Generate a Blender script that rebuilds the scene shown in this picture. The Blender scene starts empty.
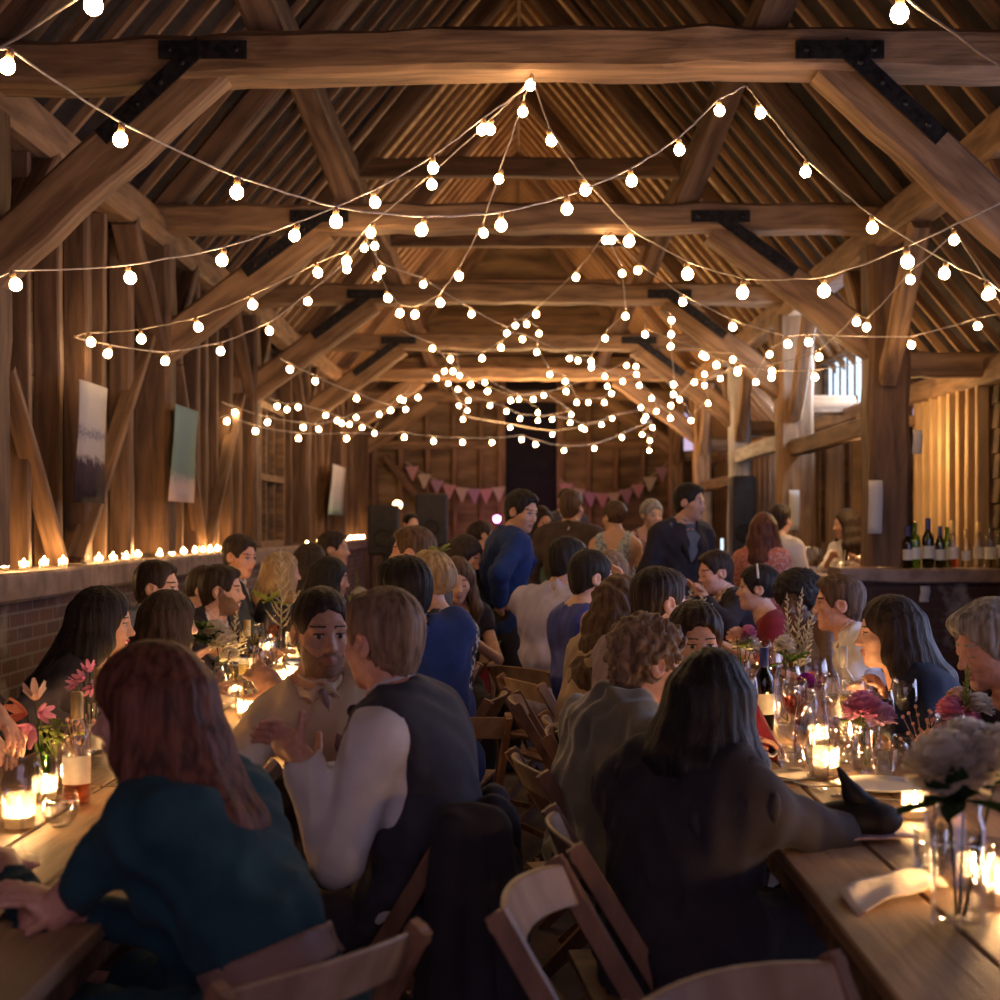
import bpy, math, random
import numpy as np
from mathutils import Vector, Matrix, Quaternion
random.seed(7)
FPX, VX, VY, CH = 1458.0, 517.0, 525.0, 1.5      # focal length (px of a 1000 px frame), vanishing point, eye height
COL = bpy.context.scene.collection
V3 = lambda *a: Vector(a)
def P(px, py, d):
    return Vector(((px-VX)*d/FPX, d, CH+(VY-py)*d/FPX))

# ------------------------------------------------------------------ materials
def new_mat(name):
    m = bpy.data.materials.new(name); m.use_nodes = True
    nt = m.node_tree; nt.nodes.clear()
    return m, nt, nt.nodes, nt.links
def mat(name, c1, c2=None, rough=.7, scale=(6,6,6), detail=4, bump=.0, bscale=None, metal=0, spec=.4, coat=0, sheen=0, lo=.35, hi=.65, distort=0.0, sss=0, trans=0):
    """noise-mottled principled material in object coordinates"""
    m, nt, N, L = new_mat(name)
    out = N.new('ShaderNodeOutputMaterial'); b = N.new('ShaderNodeBsdfPrincipled')
    L.new(b.outputs[0], out.inputs[0])
    tc = N.new('ShaderNodeTexCoord'); mp = N.new('ShaderNodeMapping'); mp.inputs['Scale'].default_value = scale
    L.new(tc.outputs['Object'], mp.inputs[0])
    nz = N.new('ShaderNodeTexNoise'); nz.inputs['Scale'].default_value = 1; nz.inputs['Detail'].default_value = detail
    nz.inputs['Distortion'].default_value = distort
    L.new(mp.outputs[0], nz.inputs['Vector'])
    rp = N.new('ShaderNodeValToRGB')
    rp.color_ramp.elements[0].position = lo; rp.color_ramp.elements[1].position = hi
    rp.color_ramp.elements[0].color = (*c1, 1); rp.color_ramp.elements[1].color = (*(c2 or c1), 1)
    L.new(nz.outputs[0], rp.inputs[0]); L.new(rp.outputs[0], b.inputs['Base Color'])
    b.inputs['Roughness'].default_value = rough; b.inputs['Metallic'].default_value = metal
    b.inputs['Specular IOR Level'].default_value = spec
    b.inputs['Coat Weight'].default_value = coat; b.inputs['Sheen Weight'].default_value = sheen
    b.inputs['Transmission Weight'].default_value = trans
    if bump:
        bp = N.new('ShaderNodeBump'); bp.inputs['Strength'].default_value = bump; bp.inputs['Distance'].default_value = .01
        if bscale:
            mp2 = N.new('ShaderNodeMapping'); mp2.inputs['Scale'].default_value = bscale; L.new(tc.outputs['Object'], mp2.inputs[0])
            n2 = N.new('ShaderNodeTexNoise'); n2.inputs['Scale'].default_value = 1; n2.inputs['Detail'].default_value = 3
            L.new(mp2.outputs[0], n2.inputs['Vector']); L.new(n2.outputs[0], bp.inputs['Height'])
        else:
            L.new(nz.outputs[0], bp.inputs['Height'])
        L.new(bp.outputs[0], b.inputs['Normal'])
    return m
def emit(name, col, s):
    m, nt, N, L = new_mat(name)
    out = N.new('ShaderNodeOutputMaterial'); e = N.new('ShaderNodeEmission')
    e.inputs[0].default_value = (*col, 1); e.inputs[1].default_value = s
    L.new(e.outputs[0], out.inputs[0]); return m
def thin_glass(name, tint=(1,1,1), rough=.03, refl=1.0, body=0.0, bodycol=(1,1,1)):
    m, nt, N, L = new_mat(name)
    out = N.new('ShaderNodeOutputMaterial'); t = N.new('ShaderNodeBsdfTransparent'); g = N.new('ShaderNodeBsdfGlossy')
    t.inputs[0].default_value = (*tint, 1); g.inputs['Roughness'].default_value = rough; g.inputs[0].default_value = (refl,)*3+(1,)
    fr = N.new('ShaderNodeLayerWeight'); fr.inputs[0].default_value = .5
    pw = N.new('ShaderNodeMath'); pw.operation = 'POWER'; pw.inputs[1].default_value = 3.0; L.new(fr.outputs['Facing'], pw.inputs[0])
    ad = N.new('ShaderNodeMath'); ad.operation = 'MULTIPLY_ADD'; ad.inputs[1].default_value = .75; ad.inputs[2].default_value = .075; ad.use_clamp = True
    L.new(pw.outputs[0], ad.inputs[0])
    mx = N.new('ShaderNodeMixShader'); L.new(ad.outputs[0], mx.inputs[0]); L.new(t.outputs[0], mx.inputs[1]); L.new(g.outputs[0], mx.inputs[2])
    last = mx
    if body:
        d = N.new('ShaderNodeBsdfDiffuse'); d.inputs[0].default_value = (*bodycol, 1)
        tr = N.new('ShaderNodeBsdfTranslucent'); tr.inputs[0].default_value = (*bodycol, 1)
        m0 = N.new('ShaderNodeMixShader'); m0.inputs[0].default_value = .6; L.new(d.outputs[0], m0.inputs[1]); L.new(tr.outputs[0], m0.inputs[2])
        m2 = N.new('ShaderNodeMixShader'); m2.inputs[0].default_value = body
        L.new(mx.outputs[0], m2.inputs[1]); L.new(m0.outputs[0], m2.inputs[2]); last = m2
    L.new(last.outputs[0], out.inputs[0]); return m
def soft(name, col, tr=.5):
    """thin petal / paper / wax: diffuse with light coming through"""
    m, nt, N, L = new_mat(name)
    out = N.new('ShaderNodeOutputMaterial'); d = N.new('ShaderNodeBsdfDiffuse'); t = N.new('ShaderNodeBsdfTranslucent')
    tc = N.new('ShaderNodeTexCoord'); nz = N.new('ShaderNodeTexNoise'); nz.inputs['Scale'].default_value = 60
    L.new(tc.outputs['Object'], nz.inputs['Vector'])
    rp = N.new('ShaderNodeValToRGB'); rp.color_ramp.elements[0].color = (*[c*.8 for c in col], 1); rp.color_ramp.elements[1].color = (*col, 1)
    L.new(nz.outputs[0], rp.inputs[0]); L.new(rp.outputs[0], d.inputs[0]); L.new(rp.outputs[0], t.inputs[0])
    mx = N.new('ShaderNodeMixShader'); mx.inputs[0].default_value = tr
    L.new(d.outputs[0], mx.inputs[1]); L.new(t.outputs[0], mx.inputs[2]); L.new(mx.outputs[0], out.inputs[0]); return m
def two_tone(name, ca, cb, scale, thr=.5, rough=.8, voronoi=False):
    m, nt, N, L = new_mat(name)
    out = N.new('ShaderNodeOutputMaterial'); b = N.new('ShaderNodeBsdfPrincipled'); L.new(b.outputs[0], out.inputs[0])
    tc = N.new('ShaderNodeTexCoord')
    if voronoi:
        nz = N.new('ShaderNodeTexVoronoi'); nz.inputs['Scale'].default_value = scale
    else:
        nz = N.new('ShaderNodeTexNoise'); nz.inputs['Scale'].default_value = scale; nz.inputs['Detail'].default_value = 1
    L.new(tc.outputs['Object'], nz.inputs['Vector'])
    rp = N.new('ShaderNodeValToRGB'); rp.color_ramp.interpolation = 'CONSTANT'
    rp.color_ramp.elements[0].color = (*ca, 1); rp.color_ramp.elements[1].position = thr; rp.color_ramp.elements[1].color = (*cb, 1)
    L.new(nz.outputs[0], rp.inputs[0]); L.new(rp.outputs[0], b.inputs['Base Color']); b.inputs['Roughness'].default_value = rough
    return m
def brick_mat(name, c1, c2, mortar, vertical_axis='XZ'):
    m, nt, N, L = new_mat(name)
    out = N.new('ShaderNodeOutputMaterial'); b = N.new('ShaderNodeBsdfPrincipled'); L.new(b.outputs[0], out.inputs[0])
    tc = N.new('ShaderNodeTexCoord'); sp = N.new('ShaderNodeSeparateXYZ'); cb = N.new('ShaderNodeCombineXYZ')
    L.new(tc.outputs['Object'], sp.inputs[0])
    L.new(sp.outputs[0 if vertical_axis == 'XZ' else 1], cb.inputs[0]); L.new(sp.outputs[2], cb.inputs[1])
    br = N.new('ShaderNodeTexBrick'); br.inputs['Scale'].default_value = 1
    br.inputs['Brick Width'].default_value = .23; br.inputs['Row Height'].default_value = .075; br.inputs['Mortar Size'].default_value = .007
    br.inputs['Color1'].default_value = (*c1, 1); br.inputs['Color2'].default_value = (*c2, 1); br.inputs['Mortar'].default_value = (*mortar, 1)
    L.new(cb.outputs[0], br.inputs['Vector'])
    nz = N.new('ShaderNodeTexNoise'); nz.inputs['Scale'].default_value = 3.5; nz.inputs['Detail'].default_value = 6; L.new(tc.outputs['Object'], nz.inputs['Vector'])
    rp = N.new('ShaderNodeValToRGB'); rp.color_ramp.elements[0].position = .56; rp.color_ramp.elements[1].position = .66
    L.new(nz.outputs[0], rp.inputs[0])
    mx = N.new('ShaderNodeMix'); mx.data_type = 'RGBA'; mx.inputs[7].default_value = (.34,.30,.32,1)      # lime bloom and old mortar smears
    ml = N.new('ShaderNodeMath'); ml.operation = 'MULTIPLY'; ml.inputs[1].default_value = .55; L.new(rp.outputs[0], ml.inputs[0])
    L.new(ml.outputs[0], mx.inputs[0]); L.new(br.outputs[0], mx.inputs[6]); L.new(mx.outputs[2], b.inputs['Base Color'])
    b.inputs['Roughness'].default_value = .9
    bp = N.new('ShaderNodeBump'); bp.inputs['Strength'].default_value = .5; bp.inputs['Distance'].default_value = .01; bp.invert = True
    L.new(br.outputs[1], bp.inputs['Height']); L.new(bp.outputs[0], b.inputs['Normal'])
    return m

# ------------------------------------------------------------------ mesh collecting
class MB:
    def __init__(s): s.v = []; s.f = []; s.mi = []; s.cur = 0
    def add(s, vs, fs):
        o = len(s.v); s.v.extend([tuple(p) for p in vs]); s.f.extend([tuple(o+i for i in q) for q in fs]); s.mi.extend([s.cur]*len(fs))
    def box(s, c, size, R=None, bev=0.0):
        hx, hy, hz = size[0]/2, size[1]/2, size[2]/2
        pts = [Vector((x*hx, y*hy, z*hz)) for x in (-1,1) for y in (-1,1) for z in (-1,1)]
        c = Vector(c); pts = [(R @ p if R else p)+c for p in pts]
        s.add(pts, [(0,1,3,2),(4,6,7,5),(0,4,5,1),(2,3,7,6),(0,2,6,4),(1,5,7,3)])
    def bar(s, a, b, w, h, up=(0,0,1), n=1, jit=0.0, rnd=random):
        """squared timber from a to b, w across, h along up"""
        a, b = Vector(a), Vector(b); d = (b-a).normalized(); side = d.cross(Vector(up)).normalized(); u = side.cross(d).normalized()
        pts = []; fs = []
        c = .12*min(w, h)
        prof = [(-w/2+c,-h/2),(w/2-c,-h/2),(w/2,-h/2+c),(w/2,h/2-c),(w/2-c,h/2),(-w/2+c,h/2),(-w/2,h/2-c),(-w/2,-h/2+c)]
        for i in range(n+1):
            p = a.lerp(b, i/n); js, ju = rnd.uniform(-jit, jit), rnd.uniform(-jit, jit); k = 1+rnd.uniform(-jit, jit)*2
            for (x, z) in prof: pts.append(p + side*(x*k+js+rnd.uniform(-jit,jit)*.4) + u*(z*k+ju+rnd.uniform(-jit,jit)*.4))
        for i in range(n):
            for j in range(8): fs.append((i*8+j, i*8+(j+1)%8, i*8+8+(j+1)%8, i*8+8+j))
        fs.append(tuple(range(7,-1,-1))); fs.append(tuple(n*8+j for j in range(8)))
        s.add(pts, fs)
    def tube(s, pts, r, seg=8, cap=True):
        pts = [Vector(p) for p in pts]; n = len(pts); rs = r if isinstance(r, (list, tuple)) else [r]*n
        vs = []; fs = []; prev = None
        for i, p in enumerate(pts):
            t = (pts[min(i+1, n-1)]-pts[max(i-1, 0)]).normalized()
            if prev is None: a = t.orthogonal().normalized()
            else: a = (prev - t*prev.dot(t)); a = a.normalized() if a.length > 1e-6 else t.orthogonal().normalized()
            prev = a; b = t.cross(a)
            for j in range(seg):
                th = 2*math.pi*j/seg; vs.append(p+(a*math.cos(th)+b*math.sin(th))*rs[i])
        for i in range(n-1):
            for j in range(seg): fs.append((i*seg+j, i*seg+(j+1)%seg, (i+1)*seg+(j+1)%seg, (i+1)*seg+j))
        if cap: fs.append(tuple(range(seg-1,-1,-1))); fs.append(tuple((n-1)*seg+j for j in range(seg)))
        s.add(vs, fs)
    def lathe(s, prof, seg=20, c=(0,0,0), close=False):
        vs = []; fs = []; c = Vector(c); n = len(prof)
        for (r, z) in prof:
            for j in range(seg):
                th = 2*math.pi*j/seg; vs.append(c+Vector((r*math.cos(th), r*math.sin(th), z)))
        for i in range(n-1):
            for j in range(seg): fs.append((i*seg+j, i*seg+(j+1)%seg, (i+1)*seg+(j+1)%seg, (i+1)*seg+j))
        if close: fs.append(tuple(range(seg-1,-1,-1))); fs.append(tuple((n-1)*seg+j for j in range(seg)))
        s.add(vs, fs)
    def ell(s, c, r, R=None, su=14, sv=9):
        vs = []; fs = []; c = Vector(c)
        for i in range(sv+1):
            ph = math.pi*i/sv - math.pi/2
            for j in range(su):
                th = 2*math.pi*j/su; p = Vector((r[0]*math.cos(ph)*math.cos(th), r[1]*math.cos(ph)*math.sin(th), r[2]*math.sin(ph)))
                vs.append(c+(R @ p if R else p))
        for i in range(sv):
            for j in range(su): fs.append((i*su+j, i*su+(j+1)%su, (i+1)*su+(j+1)%su, (i+1)*su+j))
        s.add(vs, fs)
    def grid(s, pts, nu, nv):
        s.add(pts, [(i*nv+j, i*nv+j+1, (i+1)*nv+j+1, (i+1)*nv+j) for i in range(nu-1) for j in range(nv-1)])
    def mesh(s, name, mats, smooth=False):
        me = bpy.data.meshes.new(name); me.from_pydata(s.v, [], s.f)
        for m in (mats if isinstance(mats, (list, tuple)) else [mats]): me.materials.append(m)
        if any(s.mi): me.polygons.foreach_set('material_index', s.mi)
        if smooth: me.polygons.foreach_set('use_smooth', [True]*len(s.f))
        me.update(); return me
    def build(s, name, mats, parent=None, smooth=False):
        return link(name, s.mesh(name, mats, smooth), parent)
def link(name, me, parent=None):
    o = bpy.data.objects.new(name, me); COL.objects.link(o)
    if parent: o.parent = parent
    return o
def tag(o, label=None, cat=None, group=None, kind=None):
    if label: o['label'] = label
    if cat: o['category'] = cat
    if group: o['group'] = group
    if kind: o['kind'] = kind
    return o
def thing(name, label, cat, loc=(0,0,0), rz=0, group=None):
    o = bpy.data.objects.new(name, None); COL.objects.link(o); o.location = loc; o.rotation_euler = (0,0,rz); o.empty_display_size = .1
    return tag(o, label, cat, group)
def struct(name, mb, m, parent=None, smooth=False):
    o = mb.build(name, m, parent, smooth)
    if not parent: o['kind'] = 'structure'
    return o
def dup(root, loc=None, rz=None, label=None, group=None):
    r = root.copy(); COL.objects.link(r)
    if loc is not None: r.location = loc
    if rz is not None: r.rotation_euler = (0,0,rz)
    if label: r['label'] = label
    if group: r['group'] = group
    for ch in list(root.children):
        c = ch.copy(); COL.objects.link(c); c.parent = r
        for g in list(ch.children):
            q = g.copy(); COL.objects.link(q); q.parent = c
    return r
def timber(name, a, b, w, h, m, up=(0,0,1), n=1, jit=0.0, parent=None, camber=0.0):
    """one squared timber as its own object, grain along its local X"""
    a, b = Vector(a), Vector(b); d = (b-a); Lg = d.length; d.normalize()
    side = d.cross(Vector(up)).normalized(); u = side.cross(d).normalized()
    mb = MB(); rnd = random.Random(hash((round(a.x,2), round(a.y,2), round(b.z,2), name)) & 0xffff if False else int(abs(a.x*131+a.y*977+b.z*389+b.x*53)*10))
    mb.bar((0,0,0), (Lg,0,0), w, h, (0,0,1), n, jit, rnd)
    if camber: mb.v = [(x, y, z+camber*math.sin(math.pi*x/Lg)) for (x, y, z) in mb.v]
    o = mb.build(name, m)
    M = Matrix((d, -side, u)).transposed().to_4x4(); M.translation = a
    o.matrix_world = M; o['kind'] = 'structure'
    return o

# ------------------------------------------------------------------ signed-distance modelling (bodies, cloth, hair)
class SD:
    def __init__(s): s.p = []
    def cap(s, a, b, ra, rb=None, k=.02, op=0): s.p.append(('c', np.array(a, float), np.array(b, float), ra, ra if rb is None else rb, k, op)); return s
    def ell(s, c, r, R=None, k=.02, op=0): s.p.append(('e', np.array(c, float), np.array(r, float), np.array(R, float) if R is not None else np.eye(3), 0, k, op)); return s
    def half(s, c, n, k=.008, op=1): s.p.append(('h', np.array(c, float), np.array(n, float)/np.linalg.norm(n), 0, 0, k, op)); return s
def _axis(lo, hi, h, fines):
    pts = [lo]; x = lo
    while x < hi:
        st = h
        for (a, b, hf) in fines:
            if a-1e-9 <= x < b: st = min(st, hf)
            elif x < a < x+st: st = max(a-x, hf*.7)
        x += st; pts.append(x)
    return np.array(pts)
def sd_mesh(sd, h, fines=(), disp=None):
    lo = np.full(3, 1e9); hi = -lo
    for q in sd.p:
        if q[6]: continue
        if q[0] == 'c': r = max(q[3], q[4]); a = np.minimum(q[1], q[2])-r; b = np.maximum(q[1], q[2])+r
        else: R = np.abs(q[3]) @ q[2]; a = q[1]-R; b = q[1]+R
        lo = np.minimum(lo, a); hi = np.maximum(hi, b)
    pad = 2*h+.012; lo -= pad; hi += pad
    ax = [_axis(lo[i], hi[i], h, [(c[i]-r, c[i]+r, hf) for (c, r, hf) in fines]) for i in range(3)]
    V = np.full([len(a) for a in ax], .3, np.float32)
    for q in sd.p:
        k = q[5]; m = k+.03+h
        if q[0] == 'h': a, b = lo, hi
        elif q[0] == 'c': r = max(q[3], q[4]); a = np.minimum(q[1], q[2])-r-m; b = np.maximum(q[1], q[2])+r+m
        else: R = np.abs(q[3]) @ q[2]; a = q[1]-R-m; b = q[1]+R+m
        sl = tuple(slice(max(0, np.searchsorted(ax[i], a[i])-1), np.searchsorted(ax[i], b[i])+1) for i in range(3))
        X = ax[0][sl[0]][:,None,None]; Y = ax[1][sl[1]][None,:,None]; Z = ax[2][sl[2]][None,None,:]
        if q[0] == 'h':
            d = (X-q[1][0])*q[2][0]+(Y-q[1][1])*q[2][1]+(Z-q[1][2])*q[2][2]; d = -d
        elif q[0] == 'c':
            A = q[1]; B = q[2]-q[1]; L2 = max(float(B @ B), 1e-12)
            px, py, pz = X-A[0], Y-A[1], Z-A[2]
            t = np.clip((px*B[0]+py*B[1]+pz*B[2])/L2, 0, 1)
            d = np.sqrt((px-t*B[0])**2+(py-t*B[1])**2+(pz-t*B[2])**2)-(q[3]+(q[4]-q[3])*t)
        else:
            R = q[3]; px, py, pz = X-q[1][0], Y-q[1][1], Z-q[1][2]
            u = [px*R[0,i]+py*R[1,i]+pz*R[2,i] for i in range(3)]; r = q[2]
            k0 = np.sqrt((u[0]/r[0])**2+(u[1]/r[1])**2+(u[2]/r[2])**2); k1 = np.sqrt((u[0]/r[0]**2)**2+(u[1]/r[1]**2)**2+(u[2]/r[2]**2)**2)
            d = k0*(k0-1)/np.maximum(k1, 1e-6)
        d = d.astype(np.float32); W = V[sl]
        if q[6] == 0:
            hh = np.maximum(k-np.abs(W-d), 0)/k; W = np.minimum(W, d)-hh*hh*k*.25
        else:
            d = -d; hh = np.maximum(k-np.abs(W-d), 0)/k; W = np.maximum(W, d)+hh*hh*k*.25
        V[sl] = W
    if disp: V = V + disp(ax[0][:,None,None], ax[1][None,:,None], ax[2][None,None,:]).astype(np.float32)
    V[0] = V[-1] = .3; V[:,0] = V[:,-1] = .3; V[:,:,0] = V[:,:,-1] = .3
    return surfnet(ax, V)
def surfnet(ax, V):
    S = V < 0; nx, ny, nz = V.shape
    n = np.zeros((nx-1, ny-1, nz-1), np.int8)
    for i in (0,1):
        for j in (0,1):
            for k in (0,1): n += S[i:nx-1+i, j:ny-1+j, k:nz-1+k]
    I, J, K = np.nonzero((n > 0) & (n < 8)); idx = np.full(n.shape, -1, np.int64); idx[I,J,K] = np.arange(len(I))
    acc = np.zeros((len(I), 3)); cnt = np.zeros(len(I))
    for axis in range(3):
        for p in (0,1):
            for q in (0,1):
                o = [0,0,0]; o[(axis+1)%3] = p; o[(axis+2)%3] = q; e = list(o); e[axis] = 1
                va = V[I+o[0], J+o[1], K+o[2]]; vb = V[I+e[0], J+e[1], K+e[2]]
                cr = (va < 0) != (vb < 0); t = np.where(cr, va/np.where(cr, va-vb, 1), 0)
                pa = np.stack([ax[0][I+o[0]], ax[1][J+o[1]], ax[2][K+o[2]]], 1); pb = np.stack([ax[0][I+e[0]], ax[1][J+e[1]], ax[2][K+e[2]]], 1)
                acc += np.where(cr[:,None], pa+t[:,None]*(pb-pa), 0); cnt += cr
    verts = acc/np.maximum(cnt, 1)[:,None]
    quads = []
    for axis in range(3):
        b, c = (axis+1)%3, (axis+2)%3
        sa = [slice(None)]*3; sb = [slice(None)]*3; sa[axis] = slice(0,-1); sb[axis] = slice(1,None)
        A = S[tuple(sa)]; B = S[tuple(sb)]; w = np.array(np.nonzero(A != B))
        ok = (w[b] > 0) & (w[c] > 0) & (w[b] < V.shape[b]-1) & (w[c] < V.shape[c]-1); w = w[:,ok]
        ins = A[tuple(w)]
        def cell(db, dc):
            g = w.copy(); g[b] += db; g[c] += dc; return idx[tuple(g)]
        q = np.stack([cell(-1,-1), cell(0,-1), cell(0,0), cell(-1,0)], 1)
        q[~ins] = q[~ins][:,::-1]; quads.append(q)
    Q = np.concatenate(quads); Q = Q[(Q >= 0).all(1)]
    return verts, Q
def np_mesh(name, verts, quads, mats, origin=(0,0,0), mi=None):
    me = bpy.data.meshes.new(name); n = len(verts); m = len(quads)
    me.vertices.add(n); me.vertices.foreach_set('co', (verts-np.array(origin)).astype(np.float32).ravel())
    me.loops.add(4*m); me.loops.foreach_set('vertex_index', quads.astype(np.int32).ravel())
    me.polygons.add(m); me.polygons.foreach_set('loop_start', np.arange(0, 4*m, 4, dtype=np.int32))
    me.polygons.foreach_set('use_smooth', np.ones(m, bool))
    for x in mats: me.materials.append(x)
    if mi is not None: me.polygons.foreach_set('material_index', mi.astype(np.int32))
    me.update(calc_edges=True); me.validate(); return me
# ------------------------------------------------------------------ materials of the place
OAK = mat('old oak', (.125,.068,.037), (.30,.175,.095), .75, (2.0,14,14), 8, .55, (3,40,40), distort=.6)
OAKD = mat('dark oak', (.07,.038,.024), (.17,.092,.05), .8, (2.0,14,14), 8, .5, (3,40,40), distort=.5)
STUDM = mat('sawn stud', (.105,.058,.034), (.235,.135,.075), .8, (2.0,18,18), 6, .3, (3,40,40))
PALE = mat('daylit pale oak', (.28,.25,.25), (.50,.46,.46), .85, (2.5,16,16), 8, .5, (3,40,40))  # one post and rail paled to carry the bluish daylight on them
RAFT = mat('rafter softwood', (.15,.083,.044), (.32,.185,.10), .8, (3,20,20), 5)
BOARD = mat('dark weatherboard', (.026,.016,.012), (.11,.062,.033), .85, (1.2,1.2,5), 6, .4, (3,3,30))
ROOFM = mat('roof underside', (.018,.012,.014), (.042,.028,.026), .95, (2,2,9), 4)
IRON = mat('black iron', (.012,.011,.013), (.035,.03,.032), .45, (30,30,30), 3, metal=.6)
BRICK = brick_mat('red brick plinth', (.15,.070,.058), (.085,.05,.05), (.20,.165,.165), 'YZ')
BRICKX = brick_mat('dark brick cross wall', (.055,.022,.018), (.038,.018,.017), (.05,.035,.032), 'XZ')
SILLM = mat('grey sill beam', (.17,.115,.10), (.29,.205,.18), .85, (9,1.6,9), 6, .4)
FLOORM = mat('earthy stone floor', (.05,.032,.024), (.13,.085,.062), .9, (3,3,3), 8, .4, (25,25,25))
PAPER = soft('white paper', (.75,.70,.66), .25)
# ------------------------------------------------------------------ the barn
YB = [0.1+3.5*k for k in range(8)]                      # truss planes; YB[2] = 7.1 is the nearest one seen
XL, XR, ZP = -2.62, 2.66, 3.62                         # arcade lines and plate height
TP = math.tan(math.radians(50.0)); XRG = .02; ZR = ZP+.22+(XRG-XL)*TP   # ridge
XO = 3.45                                              # outer wall of the aisle
YE, Y0 = 25.6, -1.0
def zroof(x): return ZR-abs(x-XRG)*TP
mb = MB(); mb.box((0.6,12.3,-.05), (9.2,27.4,.1)); struct('floor', mb, FLOORM)
# roof skin (two slopes) just above the rafters: dark boarding near, lining over the farther bays paled to carry the golden glow
t = .13
def roofskin(name, ya, yb, m):
    mb = MB()
    for sx, xe in ((-1, XL-.35), (1, XO+.35)):
        a = [(XRG,ya,ZR+t),(XRG,yb,ZR+t),(xe,yb,zroof(xe)+t),(xe,ya,zroof(xe)+t)]
        b = [(x,y,z+.05) for (x,y,z) in a]
        mb.add(a+b, [(0,1,2,3),(7,6,5,4),(0,3,7,4),(1,5,6,2),(3,2,6,7)])
    struct(name, mb, m)
roofskin('ceiling', Y0, 14.1, ROOFM); roofskin('ceiling_far', 14.1, YE, mat('glow-lit roof lining', (.34,.22,.12), (.62,.45,.27), .9, (14,1.5,14), 5))
y = 5.0
while y < YE:
    rr = random.uniform(-.02,.02)
    timber('rafter', (XL-.25,y+rr,zroof(XL-.25)), (XRG,y,ZR), .045, .06, RAFT, n=3, jit=.006)
    if y > 6.0: timber('rafter', (XO+.2,y-rr,zroof(XO+.2)), (XRG,y,ZR), .045, .06, RAFT, n=3, jit=.006)
    y += .40
timber('ridge_board', (XRG,Y0,ZR-.02), (XRG,YE,ZR-.02), .04, .2, OAKD)
for sx in (-1,1):                                     # purlins under the rafters
    X = XRG+sx*1.62; timber('purlin', (X,Y0,zroof(X)-.16), (X,YE,zroof(X)-.16), .15, .2, OAKD, n=20, jit=.008)
timber('arcade_plate', (XL,Y0,ZP), (XL,YE,ZP), .2, .24, OAK, n=24, jit=.008)
timber('arcade_plate', (XR,Y0,ZP), (XR,YE,ZP), .2, .24, OAK, n=24, jit=.008)
timber('wall_plate', (XO,8.0,2.62), (XO,YE,2.62), .16, .18, OAK, n=20, jit=.006)
def tie(k):
    Y = YB[k]; camb = .06 if k == 2 else random.uniform(.0,.05)
    h = .205 if k == 2 else (.19 if k == 3 else .185)
    z = (3.655 if k == 2 else 3.61 if k < 6 else 3.57)
    bm = timber('tie_beam', (XL-.25,Y,z+h/2-(.06 if k == 2 else 0)), (XR+.25,Y,z+h/2), .27, h, OAK, n=26, jit=.011 if k == 2 else .013, camber=camb)
    fy = Y-.137
    braces = []
    for sx, X in ((-1, XL), (1, XR)):
        top = Vector((X-sx*1.22, Y, z+.05)); bot = Vector((X-sx*.03, Y, 2.78))
        if k == 2: top = Vector((X-sx*1.14, Y, z+.10)); bot = Vector((X-sx*.0, Y, 2.70))
        br = timber('knee_brace', bot, top, .17, .24, OAK, up=(0,0,1), n=8, jit=.008, camber=-.03*sx*0)
        braces.append(br)
        # forged strap: plate on the tie and a leg down the brace
        if k <= 5:
            m2 = MB(); cx = top.x+sx*.02
            m2.box((cx, fy-.008, z+h*.55), (.42,.016,.085))
            dd = (bot-top).normalized(); n = Vector((dd.z,0,-dd.x))
            R = Matrix((dd, Vector((0,1,0)), n)).transposed()
            m2.box(top+dd*.36+Vector((0,-.137-.010,.06)), (.66,.016,.085), R)
            for q in (-.16,.16): m2.ell((cx+q, fy-.02, z+h*.55), (.016,.01,.016), su=8, sv=5)
            for q in (.16,.3,.45,.6): m2.ell(top+dd*q+Vector((0,-.157,.06)), (.016,.01,.016), su=8, sv=5)
            o = m2.build('iron_strap', IRON); o.parent = bm; o.matrix_parent_inverse = bm.matrix_world.inverted()
    # principal rafters, raking struts, collar
    for sx, X in ((-1, XL), (1, XR)):
        timber('principal_rafter', (X,Y,zroof(X)-.14), (XRG+sx*.03,Y,ZR-.16), .17, .18, OAKD, n=8, jit=.008)
        timber('raking_strut', (sx*1.2,Y,z+h+camb*.6-.03), (sx*1.62,Y,zroof(1.62)-.28), .13, .16, OAK, n=4, jit=.006)
    if k >= 3:
        zc = 4.95; hw = (ZR-zc)/TP-.12
        timber('collar_beam', (XRG-hw,Y,zc), (XRG+hw,Y,zc), .12, .19, OAKD, n=8, jit=.008)
        for sx in (-1,1): timber('queen_post', (XRG+sx*.58,Y,zc+.09), (XRG+sx*.58,Y,zroof(.58)-.2), .12, .12, OAK)
for k in range(2,8): tie(k)
# arcade posts
for k in range(2,8):
    Y = YB[k]
    timber('post', (XL-.02,Y,1.3 if k < 7 else 0), (XL-.02,Y,ZP-.1), .28, .26, OAKD, up=(0,1,0), n=12, jit=.008)
    if k >= 3:
        pm = PALE if k == 5 else (OAKD if k == 3 else OAK)
        z0 = 1.2 if k == 3 else 0
        timber('post', (XR+.02,Y,z0), (XR+.02,Y,ZP-.1), .30 if k == 3 else .34 if k == 4 else .24, .28, pm, up=(0,1,0), n=12, jit=.01)
    for sy in (-1,1):                                # braces along the arcade
        if k >= 3 or sy > 0:
            timber('arcade_brace', (XR,Y+sy*.12,2.55), (XR,Y+sy*1.0,ZP-.12), .12, .16, OAK, n=4, jit=.006)
    if k >= 3:
        timber('aisle_tie', (XR,Y,2.66), (XO,Y,2.66), .14, .18, OAK, n=6, jit=.006)
timber('rail_beam', (XR,YB[4]+.1,2.33), (XR,YB[5],2.33), .1, .16, PALE, n=6, jit=.006)
timber('rail_beam', (XR,YB[5]+.1,2.05), (XR,YB[6],2.05), .1, .14, OAKD, n=6, jit=.006)
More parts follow.
